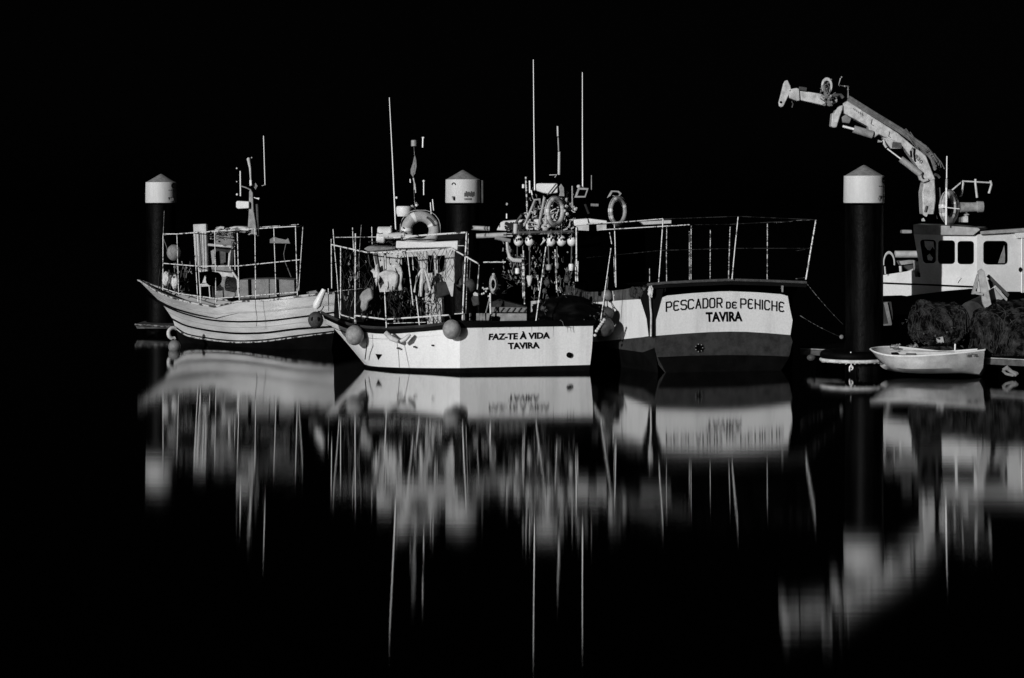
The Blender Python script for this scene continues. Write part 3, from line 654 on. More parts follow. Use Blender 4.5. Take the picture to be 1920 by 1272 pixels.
# aft deck
tag(MB().ppx([(921, 588), (988, 588), (988, 602), (921, 603)], 48.8, .7).build('fish_box', 'fender_grey', bevel=.015), 'long pale grey fish box at deck level behind the boat name', 'box', 'boxes on the aft deck')
t = MB().ppx([(921, 576), (988, 577), (988, 586), (921, 586)], 48.9, .6).build('fish_box', 'fender_mid', bevel=.015); tag(t, 'strapped grey fish box stacked on the long pale one', 'box', 'boxes on the aft deck')
mb = MB()
for k in range(6): mb.tube(px_line([(926+k*11, 586), (933+k*11, 577)], 48.86), .012, 5)
ob = mb.build('strap', 'rope_dim', t) if False else mb.build('lashing', 'rope_dim'); tag(ob, 'thin slanting lashing lines across the upper fish box', 'rope')
tag(MB().ppx([(923, 566), (935, 563), (965, 570), (987, 576), (923, 575.5)], 49.1, .6).build('folded_tarpaulin', 'tarp_dark'), 'dim folded tarpaulin lying on top of the fish boxes', 'tarpaulin')
tag(MB().ppx([(883, 560), (888, 552), (897, 553), (900, 572), (887, 575)], 48.7, .3).build('canister', 'fender_dark', bevel=.03), 'dark squat canister with pale lid behind the round fender', 'canister')
tag(MB().ppx([(887, 551), (891, 548), (897, 551), (897, 556), (888, 555)], 48.65, .3).build('canister_cover', 'fabric_white', bevel=.01), 'small white cloth lying on the dark squat canister', 'cloth')
mb = MB(); c = P(925, 533, 48.5)
for k in range(5): mb.torus(c+Vector((0, -.03*k, .0)), .145-.012*k, .024, Matrix.Diagonal((.56, 1, 1.33)), seg=28, rs=8)
tag(mb.build('rope_coil', 'rope'), 'pale oval coil of rope hanging on the post behind the fish boxes', 'rope coil')
MB().ball(P(925, 514.5, 48.5), .045, 10, sz=.6).build('post_knob', 'white_worn', b2)
tb('post', px_line([(919, 550), (920, 602)], 48.6), .02, 'pole_wrapped', b2, 6); tb('brace', px_line([(918, 560), (911, 587)], 48.6), .02, 'pole_dim', b2, 6)
mb = MB()
for k in range(9): mb.ball(P(912-k*.4+random.uniform(-5, 5), 546+random.uniform(-6, 10), 48.7), .025, 8)
tag(mb.build('cork_floats', 'fabric_white'), 'cluster of tiny pale corks left of the oval rope coil', 'floats')
t = thing('cloth_row', P(890, 600, 48.4), 'row of grey cloth scraps along the bulwark left of the fish boxes', 'cloth')
for x in (866, 880, 893, 899, 905, 912): MB().ppx([(x, 588), (x+random.uniform(4, 8), 588), (x+random.uniform(3, 6), 601), (x, 601)], 48.4, .1).build('cloth_scrap', 'fabric_grey', t)
mb = MB()
for k in range(46):
    x = random.uniform(942, 984); y = 455+((x-942)/42)*30+random.uniform(-6, 52)
    mb.tube(px_line([(x, y), (x+random.uniform(-2, 2), y+random.uniform(2, 7))], 48.9), random.uniform(.008, .02), 5)
tag(mb.build('float_line', 'fabric_grey'), 'speckled net with small floats hanging left of the white pots', 'net')
tag(MB().tube(px_line([(950.6, 454), (952, 468), (955, 482), (962, 488), (978, 489)], 48.7), [.03, .035, .04, .05, .05], 8).build('hose', 'white_worn'), 'pale bent hose below the left end of the line of marked floats', 'hose')
for q, mt in (([(981.4, 470), (983.7, 570.5)], 'pole_wrapped_fine'), ([(979.5, 480), (981, 560)], 'pole_wrapped_fine'), ([(1080.6, 427), (1081, 500)], 'pole_wrapped'), ([(1083.5, 490), (1083, 528)], 'pole_wrapped_fine'), ([(1079, 490), (1080, 528)], 'pole_wrapped_fine'),
              ([(1008, 516), (1010, 545)], 'pole_wrapped_fine'), ([(1041, 468), (1044, 545)], 'pole_wrapped_fine'), ([(1050, 538), (1051, 549)], 'pole_wrapped_fine')):
    tb('lashed_pole', px_line(q, 48.8), .018, mt, b2, 6)
# line of marked floats and hanging pots
for i, (x, lab) in enumerate(((972, 'white marked float at the left end of the row over the aft deck'), (993, 'white marked float second from the left in the row over the aft deck'), (1033, 'white marked float in the middle of the row, right of the gap'),
                              (1052.5, 'white marked float second from the right in the row'), (1072, 'white marked float at the right end of the row beside the lashed pole'))):
    c = P(x, 452, 49); t = thing('marked_float', c, lab, 'float', 'white marked floats in a row')
    bo = MB().ball(c, .107, 20, sz=1.18).build('float_body', 'white_paint', t)
    mb = MB()
    for k in range(9):
        a = R(-70+k*17+random.uniform(-5, 5)); e = R(random.uniform(8, 55)); q = Vector((math.sin(a)*math.cos(e), -math.cos(a)*math.cos(e), math.sin(e)*1.18))*.107
        mb.ball(c+q, .014+random.random()*.008, 6, sz=1.9)
    mb.build('painted_mark', 'letter', bo, smooth=0)
    tb('rope', [c+Vector((0, 0, .1)), c+Vector((0, 0, .26))], .01, 'rope_dim', t, 5)
tag(MB().tube(px_line([(1018, 446), (1021, 450), (1014, 461)], 49), [.02, .035, .02], 8).tube(px_line([(1029, 440), (1027, 462)], 49), .02, 8).build('white_glove', 'fabric_white'), 'small white rag hanging in the gap of the row of marked floats', 'rag')
tag(MB().tube(px_line([(944, 440.5), (1085, 436.5)], 49), .02, 8).build('float_pole', 'pole_dim'), 'long dim pole carrying the row of marked floats', 'pole')
for x, y0, y1, r0, r1, m, lab in ((970, 503, 514, .05, .055, 'white_paint', 'small white square pot hanging left of the lashed pole'), (993, 517, 536, .075, .03, 'fabric_white', 'white tapered cup hanging under the second marked float'),
                                 (1029, 496, 507, .062, .062, 'fender_grey', 'grey round pot hanging beside the slanting pole'), (1045, 493, 504, .04, .03, 'fender_mid', 'dim small pot hanging between the grey and the bright pot'),
                                 (1071, 495, 508, .06, .05, 'white_paint', 'bright white rounded pot hanging at the right under the floats')):
    s = 48.8/FOC; t = thing('hanging_pot', P(x, (y0+y1)/2, 48.8), lab, 'pot', 'pots hanging under the floats')
    MB().lathe(P(x, y1, 48.8), [(r1*.7, 0), (r1, .02), (r0, (y1-y0)*s*.8), (r0*.8, (y1-y0)*s)], 16).build('pot_body', m, t)
    tb('line', px_line([(x, y0+1), (x+random.uniform(-1, 1), 462)], 48.8), .012, 'rope_dim', t, 5)
mb = MB()
for k in range(70):
    x = random.uniform(1000, 1080); y = random.uniform(470, 600)
    mb.tube(px_line([(x, y), (x+random.uniform(-3, 3), y+random.uniform(3, 12))], 49.2+random.random()), random.uniform(.004, .014), 5)
o = tag(mb.build('net_hanging', 'rope_dim'), 'dim dark net curtain hanging under the row of marked floats', 'net'); o['kind'] = 'stuff'
tag(lump(P(1060, 588, 49.0), (.85, .5, .38), 3.3, 'rubber_black', 'net_heap', amp=.25), 'dark heap of nets on the aft deck right of the fish boxes', 'net heap')
for i, (x, y, r) in enumerate(((1026, 530, .07), (1063, 524, .07), (1021, 546, .05), (1018, 578, .06), (1076, 577, .06))):
    tag(lump(P(x, y, 48.7), (r, r, r*1.2), i*2.2, 'fender_dark', 'net_float', amp=.3, sub=3), ('dim float in the dark net curtain, left of centre', 'dim float in the dark net curtain, right of centre', 'dim float low in the net curtain by the slanting pole', 'dim float on the dark net heap, left side', 'dim float on the dark net heap, right side')[i], 'float', 'dim floats in the aft net')
# rope chain at the stern corner
mb = MB()
for k in range(7):
    q = (1115.5+k*2.9, 625-k*4.2+(4 if k == 0 else 0)); mb.ball(P(*q, 47.95), .035, 10, sx=1.1)
tag(mb.build('mooring_rope', 'fabric_white'), 'knotted pale mooring rope at the right top corner of the middle boat', 'rope')
tag(MB().tube(px_line([(1050, 600), (1055, 604), (1057, 612), (1069, 613), (1071, 622)], 47.9), .006, 5).build('loose_line', 'rope_dim'), 'thin loose line hanging over the edge above the boat name', 'line')

# ------------------------------------------------------------------ boat 3: stern towards us
b3 = thing('fishing_boat', PZ(1358, 48.0, 0), 'larger white-sterned fishing boat lettered PESCADOR DE PENICHE TAVIRA, seen from behind', 'boat')
PT = Plane((PZ(1231, 47.6, 0).x, 47.6), (PZ(1482, 48.4, 0).x, 48.4))
hd = Vector((-.42, .907, 0)).normalized()
sc_ = Vector(((PZ(1231, 47.6, 0).x+PZ(1482, 48.4, 0).x)/2, 48.0, 0)); bow3 = sc_+hd*10.2
H3 = Hull((bow3.x, bow3.y), (sc_.x, sc_.y))
pc = [PT.at(1214, 533), PT.at(1240, 557), PT.at(1229, 598), PT.at(1228.5, 628.5)]
p = PT.at(1234, 690); pc += [PT.at(1229, 652)*1, Vector((p.x, p.y, 0)), Vector((p.x+.15, p.y+.4, -.6))]
sp = Plane((pc[2].x, pc[2].y), (pc[2].x+hd.x, pc[2].y+hd.y))
def side_row(px, ys, infl=0):
    r = [sp.at(px, y, 0) for y in ys]
    c = r[2]; r = [Vector((q.x, q.y, q.z)) for q in r]; r.append(Vector((c.x, c.y, .42))) ; r.append(Vector((c.x+.08, c.y+.1, 0))); r.append(Vector((c.x+.4, c.y+.3, -.6))); return r
rws = [pc, side_row(1205, (536, 561, 599, 632.5)), side_row(1170, (543, 563, 603, 636)), side_row(1131, (547, 566, 604, 640)), side_row(1098, (548, 568, 606, 642))]
rws = [[Vector(q) for q in r] for r in rws]
b3b = [Vector((bow3.x, bow3.y, z)) for z in (1.9, 1.7, 1.2, .75, .5, 0, -.4)]
rws.append([a.lerp(b, .6) + H3.n*0 for a, b in zip(rws[-1], b3b)]); rws.append(b3b)
rws = rws[::-1]
h = H3.band(rws, 1, 3, 'hull', 'white_paint', b3, stern=False, smooth=0)
H3.band(rws, 0, 1, 'bulwark', 'dull_metal', b3, thick=.08, stern=False, smooth=0)
H3.band(rws, 3, 4, 'boot_stripe', 'antifoul', b3, stern=False, smooth=0)
H3.band(rws, 4, 6, 'hull_bottom', 'antifoul_dark', b3, stern=False, smooth=0)
H3.deck(rws, 1, 'deck', 'deck_dim', b3, dz=-.1)
# transom: white panel over dark antifoul, both cambered
top = [(1240, 559), (1252, 554.5), (1300, 550), (1350, 546.8), (1372, 546.5), (1420, 548.5), (1465, 552), (1477, 555.5)]
bot = [(1482, 628.5), (1440, 625), (1400, 622.5), (1370, 622), (1330, 623), (1280, 626), (1228.5, 630)]
outl = top+[(1481, 578), (1486, 601)]+bot+[(1229, 606), (1230, 598)]
tr = MB().prism([PT.at(x, y, .03) for x, y in outl], -PT.n*.05).build('transom', 'white_paint', b3, smooth=0)
lo = [(1228.5, 630), (1280, 626), (1330, 623), (1370, 622), (1400, 622.5), (1440, 625), (1482, 628.5), (1486, 640), (1481, 665), (1470, 684), (1455, 700), (1250, 702), (1236, 685), (1229, 655)]
MB().prism([PT.at(x, y, .028) for x, y in lo], -PT.n*.05).build('transom_bottom', 'antifoul', b3, smooth=0)
MB().prism([PT.at(x, y, -.2) for x, y in ((1216, 533), (1300, 529), (1370, 526), (1440, 528), (1500, 531), (1486, 560), (1486, 700), (1231, 700), (1226, 560))], -PT.n*.05).build('stern_wall', 'black', b3, smooth=0)
for a0, a1, z in ((668, 704, .034),):
    MB().prism([PT.at(x, y, z) for x, y in ((1233, 670), (1300, 667), (1370, 666), (1440, 667), (1481, 669), (1468, 690), (1455, 706), (1252, 706))], -PT.n*.012).build('waterline_weed', 'antifoul_dark', b3, smooth=0)
# letters, baseline arched
xs = [('P', 1249.5, 1259), ('E', 1263.5, 1272.5), ('S', 1277, 1287), ('C', 1290.5, 1300.5), ('A', 1305, 1314), ('D', 1317.5, 1327), ('O', 1331, 1340), ('R', 1344.5, 1353.5)]
items = []
def arch(x, base, k=.00062): return base+k*(x-1366)**2
for ch, x0, x1 in xs:
    xm = (x0+x1)/2; yb = arch(xm, 576.5, .00058); items.append((ch, x0, x1, yb-17, yb, 2*.00058*(xm-1366)))
for ch, x0, x1 in (('D', 1362, 1369), ('E', 1373.5, 1380.5)): items.append((ch, x0, x1, 567, 578, 0))
for ch, x0, x1 in (('P', 1389, 1398.5), ('E', 1403, 1411), ('N', 1416, 1425), ('I', 1427.5, 1431.5), ('C', 1434, 1443), ('H', 1447.5, 1456.5), ('E', 1461, 1469.5)):
    xm = (x0+x1)/2; yb = arch(xm, 577.5, .00068); items.append((ch, x0, x1, yb-17, yb, 2*.00068*(xm-1366)))
stroke_letters(items, PT, 2.7, 'name_lettering', 'letter', tr, off=.036)
text_mesh('TAVIRA', [(1323, 586.5), (1392, 585), (1392.5, 602), (1324, 603)], PT, 'port_lettering', 'letter', tr, off=.036, th=.004, bold=.045)
c = PT.at(1310, 652.5, .05); ex = MB().lathe(c, [(.085, 0), (.085, .03), (.05, .03), (.05, .0)], 20, PT.n).build('exhaust_flange', 'letter', b3)
for k in range(7):
    a = 2*math.pi*k/7; MB().ball(c+PT.n*.035+(PT.d*math.cos(a)+Vector((0, 0, math.sin(a))))*.085, .013, 8).build('bolt', 'grey_metal', ex)
# stern platform rim, brackets, quarter pipe
rim = [(1214, 534), (1250, 530.5), (1300, 528), (1370, 525), (1440, 527), (1512, 530)]
tb('stern_rail', [PT.at(x, y, .12) for x, y in rim], .032, 'dull_metal', b3, 8)
MB().prism([PT.at(x, y+2, .10) for x, y in rim]+[PT.at(x, y+9, .10) for x, y in rim[::-1]], -PT.n*.05).build('stern_board', 'navy_grey', b3, smooth=0)
MB().loft([[PT.at(x, y+2, .1) for x, y in rim], [PT.at(x, y+2, .1)+hd*1.2 for x, y in rim]]).build('platform', 'deck_dim', b3)
for x in (1247, 1467): MB().ppx([(x-2, 536), (x+2, 536), (x+1.5, 548), (x-1, 548)], 47.75, .06).build('bracket', 'fabric_grey', b3)
MB().prism([PT.at(x, y, .05) for x, y in ((1201, 560), (1216, 533), (1246, 531), (1241, 557), (1229, 600), (1229, 632), (1217, 632), (1213, 598))], -PT.n*.03).build('quarter_shade_panel', 'navy_grey', b3, smooth=0)  # dark sheet painting the shadowed gap between transom and port side
tb('quarter_pipe', [PT.at(1218.5, 556, .09), PT.at(1219.5, 575, .09), PT.at(1221, 590, .09), PT.at(1220.5, 631, .09)], .022, 'fabric_white', b3, 8)
tag(lump(PT.at(1220, 547, .12), (.055, .05, .13), 4.4, 'fabric_white', 'rag', amp=.35), 'crumpled white cloth tied at the port quarter of the right boat', 'cloth')
mb = MB()
for k in range(22):
    x = random.uniform(1180, 1214); mb.ball(sp.at(x, random.uniform(540, 556), .08), random.uniform(.03, .07), 8, sz=1.5)
tag(mb.build('tied_sailcloth', 'tarp_dark'), 'grey crumpled tarpaulin bundled along the port rail of the right boat', 'tarpaulin')
MB().ppx([(1152, 545), (1177, 541), (1177, 561), (1152, 564)], 49.6, .06).build('scuttle', 'black', b3)
tb('towing_bar', px_line([(1151, 555), (1152, 553.5), (1171, 552.5), (1173, 555)], 49.4), .014, 'metal_bright', b3, 6); tb('bar_stem', px_line([(1163, 554), (1164, 564)], 49.4), .022, 'metal_bright', b3, 6)
tb('bar_stem', px_line([(1149, 546), (1151, 564)], 49.4), .016, 'white_worn', b3, 6)
cage('net_guard_cage', b3, [
    ([(1100, 420.5), (1178, 416), (1243, 410.5)], [51.2, 49.8, 48.6], .014), ([(1131, 431), (1293, 421.7)], [50.5, 48.9], .014)],
    [([(1152, 420), (1153.5, 460), (1155, 539)], 49.8, .018, 'pole_wrapped'), ([(1151, 482), (1153, 536)], 50.0, .014), ([(1243.3, 411), (1240, 460), (1235, 530)], 47.7, .017, 'pole_wrapped'),
     ([(1250.3, 427), (1249.5, 480), (1250, 529)], 48.6, .014), ([(1292.5, 434), (1292.7, 527)], 49.9, .013), ([(1296, 423), (1295.7, 527)], 49.3, .015), ([(1332, 431), (1331.5, 525.5)], 50, .015),
     ([(1369, 425.6), (1366, 523.5)], 50, .018), ([(1384, 407), (1378, 465), (1372.5, 524)], 47.8, .017, 'pole_wrapped'), ([(1439, 420), (1438.5, 525)], 50, .017),
     ([(1530, 412.5), (1520, 470), (1511, 525)], 48.5, .024, 'pole_wrapped'), ([(1218, 504), (1218, 530)], 49, .012)], mp='pole_wrapped_fine')
mb = MB()
for q, D in (([(1243, 411), (1384, 406), (1519, 412), (1530, 413)], [48.6, 48.2, 48.6, 48.5]), ([(1100, 484), (1238, 470)], [51, 48.8]), ([(1238, 470), (1376, 466), (1521, 466)], [48.6, 48.2, 48.5]), ([(1293, 422), (1369, 421), (1519, 413)], [49, 49.8, 49])): mb.tube(px_line(q, D), .009, 5)
mb.build('dim_rail', 'pole_faint', b3)
mb = MB()
for q in ([(1451, 418), (1519, 412)], [(1492, 471), (1510, 468)], [(1492, 523), (1509, 521)]): mb.tube(px_line(q, 48.7), .011, 5)
mb.build('side_rail', 'pole_dim', b3)
for q, lab in (([(1512, 531), (1545, 566), (1581, 609)], 'thin mooring line from the right boat stern corner, the upper of two'), ([(1500, 592), (1540, 614), (1581, 634)], 'thin mooring line knotted at the nearest pile, the lower of two')):
    a, b_ = P(*q[0], 48.4), P(*q[2], 47.5); tag(MB().tube(sag(a, b_, .03, 12), .006, 5).build('mooring_line', 'pole_dim'), lab, 'rope', 'lines to the nearest pile')
MB().ball(P(1578, 632, 47.4), .05, 10).build('line_knot', 'fabric_grey', b3)
# dark wheelhouse, white roof, gantry
DW = 52.6
wh = MB().prism([P(945, 436, 54), P(1150, 436, DW), P(1152, 548, DW), P(945, 570, 54)], Vector((.9, 1.9, 0))).build('wheelhouse', 'black', b3, smooth=0)
MB().ppx([(931, 432), (938, 418), (944, 415), (975, 412.5), (1012, 411), (1013, 432), (990, 431), (965, 434)], 52.4, 1.6).build('roof', 'white_paint', wh, bevel=.02)
MB().ppx([(1075, 412), (1102, 410), (1104, 422), (1077, 424)], 52.2, 1.2).build('roof_hatch', 'white_paint', wh, bevel=.02)
MB().ppx([(1080, 424), (1104, 422), (1104, 433), (1084, 432)], 52.2, 1.0).build('roof_panel', 'white_worn', wh)
MB().ppx([(1104, 410), (1138, 414), (1139, 420), (1106, 419)], 52.2, 1.2).build('roof_panel', 'white_paint', wh, bevel=.02)
MB().ppx([(1119, 422), (1137, 421), (1137, 431), (1120, 433)], 52.2, 1.0).build('roof_panel', 'white_worn', wh)
MB().ppx([(1201, 416), (1259, 413), (1259, 419.5), (1207, 422)], 52.0, 1.0).build('canopy_edge', 'white_worn', wh, bevel=.01)
mb = MB()
for k in range(26): mb.tube(px_line([(940+random.uniform(0, 38), 422+random.uniform(-6, 8)), (945+random.uniform(0, 38), 428+random.uniform(-6, 6))], 52.2), random.uniform(.008, .03), 5)
o = tag(mb.build('rope_heap', 'tarp_dark'), 'dark heap of ropes at the left end of the white wheelhouse roof', 'ropes'); o['kind'] = 'stuff'
for q, r, mt, nm in (([(884, 427.5), (918, 429)], .055, 'white_worn', 'outrigger'), ([(893, 443), (950, 440.5)], .06, 'white_worn', 'outrigger'), ([(950, 441), (961, 441)], .045, 'white_paint', 'outrigger_tip'), ([(928, 446), (957, 452)], .05, 'fabric_grey', 'outrigger'),
                     ([(967, 420), (966, 440)], .055, 'white_worn', 'davit'), ([(960, 437), (1075, 435)], .04, 'dull_metal', 'gantry_beam')):
    tb(nm, px_line(q, 51.6), r, mt, b3, 12)
g = part_empty('gantry', b3)
for q, r, mt, nm in (([(1021, 370), (1016, 396), (1008, 432)], .035, 'grey_metal', 'leg'), ([(1063, 370), (1058, 395)], .035, 'grey_metal', 'leg'), ([(983, 424), (995, 395), (1003, 375), (1012, 374), (1013, 382)], .03, 'grey_metal', 'brace'), ([(966, 420), (973, 410), (978, 404)], .03, 'dull_metal', 'brace'),
                     ([(985, 403), (988, 409)], .025, 'white_worn', 'brace'), ([(976, 402), (986, 401)], .012, 'pole_dim', 'rail'),
                     ([(986, 332), (987, 360), (989, 400), (992, 430)], .022, 'pole_wrapped_fine', 'aerial_post'), ([(993, 339), (993.5, 362)], .02, 'metal_bright', 'aerial'), ([(996, 357), (998, 366)], .018, 'metal_bright', 'aerial'), ([(981.3, 346), (981, 353)], .03, 'metal_bright', 'lamp'),
                     ([(1027, 375), (1024, 400), (1023, 420), (1030, 425), (1068, 426)], .018, 'white_worn', 'rail'), ([(1048, 392), (1042, 408)], .012, 'white_worn', 'rail'), ([(1067, 424), (1070, 413), (1074, 413)], .03, 'white_worn', 'rail'),
                     ([(1073, 349), (1073, 370), (1074, 393)], .018, 'grey_metal', 'aerial'), ([(1109, 329), (1109, 358)], .012, 'grey_metal', 'aerial'), ([(1107.5, 384.5), (1122, 385)], .035, 'fender_grey', 'lamp'), ([(1097, 383), (1104, 401)], .03, 'tarp_dark', 'brace')):
    tb(nm, px_line(q, 52.2), r, mt, g, 8)
rd = MB().ppx([(1005, 346), (1008, 344), (1044, 344), (1046, 347), (1046, 362), (1030, 364), (1018, 362), (1006, 358)], 52.0, .5).build('radar_box', 'white_paint', b3, bevel=.03)
tb('stay', px_line([(1043, 345), (1026, 366)], 51.9), .018, 'dull_metal', rd, 6)
MB().ppx([(1050, 361), (1048, 350), (1052, 345), (1057, 352), (1058, 368), (1048, 368)], 52, .1).build('lamp_housing', 'fender_grey', rd)
tb('tall_antenna', px_line([(1000, 112), (1001, 230), (1002.5, 357)], 52.2), [.009, .012, .018], 'metal_bright', b3, 6)
tb('tall_antenna', px_line([(1092, 136), (1092, 250), (1092.5, 353)], 52.2), [.009, .012, .018], 'metal_bright', b3, 6)
tb('mast_pole', px_line([(1045.5, 237), (1046, 256)], 52.3), .022, 'white_worn', b3, 8); tb('mast_pole', px_line([(1046.5, 258), (1047.5, 284)], 52.3), .017, 'grey_metal', b3, 8)
tb('mast_pole', px_line([(1048.5, 285), (1048, 328)], 52.3), .032, 'white_worn', b3, 10); tb('mast_yard', px_line([(1030, 328.5), (1044, 328), (1040, 333)], 52.3), .012, 'white_worn', b3, 6)
# floodlights
for q, lab in (([(1077, 371), (1084, 352), (1104, 353), (1098, 371)], 'square framed floodlight tilted on the right boat gantry'), ([(1138, 372), (1146, 357.5), (1160, 358), (1166, 363), (1160, 371), (1146, 367)], 'drooping floodlight above the right life ring')):
    t = thing('floodlight', P(q[0][0]+12, 362, 52), lab, 'floodlight', 'floodlights on the right boat')
    fr = MB().ppx(q, 52, .14).build('housing', 'grey_metal', t, bevel=.01)
    cx_, cy_ = sum(a for a, _ in q)/len(q), sum(b for _, b in q)/len(q)
    MB().ppx([(cx_+(a-cx_)*.62, cy_+(b-cy_)*.62) for a, b in q], 51.98, .03).build('lens', 'black_gloss', t)
MB().ball(P(1085, 350, 52.1), .05, 12, sz=.9).build('lamp_knob', 'white_worn', b3)
life_ring(1040, 397, 51.8, 23, 5.2, 52, 'pale life ring hung on the gantry below the radar box, turned edge-on', m='white_worn')
life_ring(1158, 396, 51.8, 23, 4.6, 52, 'narrow grey life ring under the drooping floodlight', m='ring_cover')
MB().ball(P(1020, 408, 52.4), .12, 14, sz=2.2).ball(P(1022, 427, 52.2), .10, 12).ball(P(1044, 415, 52.3), .09, 12).ball(P(1036, 418, 52.1), .07, 12).build('winch_head', 'fabric_white', b3)
MB().ball(P(950, 383, 53), .036, 12).build('stern_lamp', 'metal_bright', b3); tb('lamp_stem', px_line([(950, 401), (950, 410)], 53), .018, 'metal_bright', b3, 6)
# ------------------------------------------------------------------ boat 4: workboat with folding crane, right
b4 = thing('workboat', PZ(1832, 51, 0), 'white-cabined workboat with a folding crane behind the net heaps at the right', 'boat')
K = Vector((PZ(1832, 50, 0).x, 50, 0)); Lf = Vector((PZ(1656, 52, 0).x, 52, 0)); dl = (Lf-K).normalized(); dr = Vector((1, .22, 0)).normalized()
PL = Plane((K.x, K.y), (Lf.x, Lf.y)); PR = Plane((K.x, K.y), (K.x+dr.x, K.y+dr.y))
back = Vector((.75, 2.2, 0))
# hull
bw3 = K+dl*3.6
mb = MB(); top = [K+dl*4.6+Vector((.6, .5, 0)), K+dl*3.2, K, K+dr*3.2, K+dr*3.2+back, K+dl*3.2+back]
for z0, z1, nm, m in ((-.3, .95, 'hull', 'black'), ):
    MB().prism([p+Vector((0, 0, z0)) for p in top], (0, 0, z1-z0)).build(nm, m, b4, smooth=0, bevel=.04)
hs = MB().prism([PL.at(x, y, .02) for x, y in ((1600, 519), (1656, 516), (1714, 507), (1716, 520), (1728, 520), (1832, 520), (1832, 541), (1821, 541.5), (1770, 546), (1714, 553), (1700, 555.5), (1690, 554), (1656, 555), (1600, 556))], -PL.n*.12).build('topside', 'cabin_white', b4, smooth=0)
tb('rubbing_line', [PL.at(1600, 529.5, .04), PL.at(1656, 531, .04), PL.at(1825, 538, .04)], .022, 'letter', hs, 6)
# cabin
cb = MB().prism([PL.at(x, y) for x, y in ((1713, 438), (1832, 442), (1832, 536), (1728, 536), (1722, 490))], back).build('cabin', 'cabin_white', b4, smooth=0)
MB().prism([PR.at(x, y, 0) for x, y in ((1832, 440), (2060, 432), (2060, 549), (1892, 547), (1832, 548))], back*.9).build('cabin_side', 'cabin_white', b4, smooth=0)
MB().prism([PL.at(x, y, .14) for x, y in ((1712, 421), (1775, 423.5), (1834, 427.5), (1838, 431), (1825, 441.5), (1770, 441), (1713, 439.5))], back+Vector((0, .3, 0))).build('roof', 'roof_grey', b4, smooth=0, bevel=.015)
MB().prism([PR.at(x, y, .12) for x, y in ((1838, 434), (1920, 428.5), (2060, 421), (2060, 429), (1920, 435.5), (1838, 440))], back).build('side_roof', 'roof_grey', b4, smooth=0, bevel=.01)
def rrect(x0, y0, x1, y1, r=6, sl=0):
    o = []
    for cx_, cy_, a0 in ((x1-r, y0+r, -90), (x1-r, y1-r, 0), (x0+r, y1-r, 90), (x0+r, y0+r, 180)):
        for k in range(5):
            a = R(a0+k*22.5); o.append((cx_+r*math.cos(a), cy_+r*math.sin(a)))
    return [(x+(sl*(y-y0)/(y1-y0) if x < (x0+x1)/2 else 0), y) for x, y in o]
for i, (q, pln, par) in enumerate(((rrect(1724.5, 450, 1753.5, 494, 6, 7), PL, cb), (rrect(1759, 451, 1789.5, 495, 6), PL, cb), (rrect(1795.3, 452.3, 1825, 495.5, 6), PL, cb), (rrect(1844.5, 452, 1888.5, 496, 7), PR, bpy.data.objects['cabin_side']))):
    f = MB().prism([pln.at(x, y, .025) for x, y in q], -pln.n*.03).build('window', 'rubber_black', par, smooth=0)
    cx_ = sum(a for a, _ in q)/len(q); cy_ = sum(b for _, b in q)/len(q)
    MB().prism([pln.at(cx_+(x-cx_)*.9, cy_+(y-cy_)*.93, .032) for x, y in q], -pln.n*.01).build('pane', 'black_gloss', f, smooth=0)
MB().prism([PR.at(x, y, .042) for x, y in ((1883, 460), (1880, 470), (1877, 477), (1871.5, 494), (1884, 493.5), (1884.5, 480))], -PR.n*.006).build('curtain', 'fabric_grey', bpy.data.objects['cabin_side'], smooth=0)
w1 = MB().prism([PL.at(x, y, .042) for x, y in ((1733, 452), (1750, 453), (1752, 468), (1748, 463), (1744, 470), (1739, 469), (1734, 462))], -PL.n*.006).prism([PL.at(x, y, .042) for x, y in ((1738, 480), (1743, 476), (1749, 484), (1747, 489), (1740, 488))], -PL.n*.006)
w1.build('window_clutter', 'fabric_white', cb, smooth=0)
dr_ = MB().prism([PR.at(x, y, .03) for x, y in ((1917, 447), (1975, 446), (1975, 549), (1917, 549))], -PR.n*.03).build('door', 'cabin_white', bpy.data.objects['cabin_side'], smooth=0)
tb('door_frame', [PR.at(1916, 447, .04), PR.at(1916, 549, .04)], .022, 'white_paint', dr_, 6)
MB().prism([PR.at(x, y, .08) for x, y in ((1903, 436), (1920, 436), (1975, 433), (1975, 443), (1908, 447))], -PR.n*.08).build('rain_hood', 'cabin_white', dr_, smooth=0)
MB().ball(PR.at(1913.5, 506, .04), .045, 10, sz=1.3).build('door_handle', 'rubber_black', dr_)
tb('painted_dash', [PL.at(1795, 530, .06), PL.at(1797, 526, .06), PL.at(1801, 521, .06)], .02, 'metal_bright', hs, 6)
MB().ppx([(1692, 433), (1694, 431.3), (1710, 431.5), (1710, 438), (1692, 438)], 51.9, .3).build('side_lamp', 'fender_grey', b4, bevel=.02)
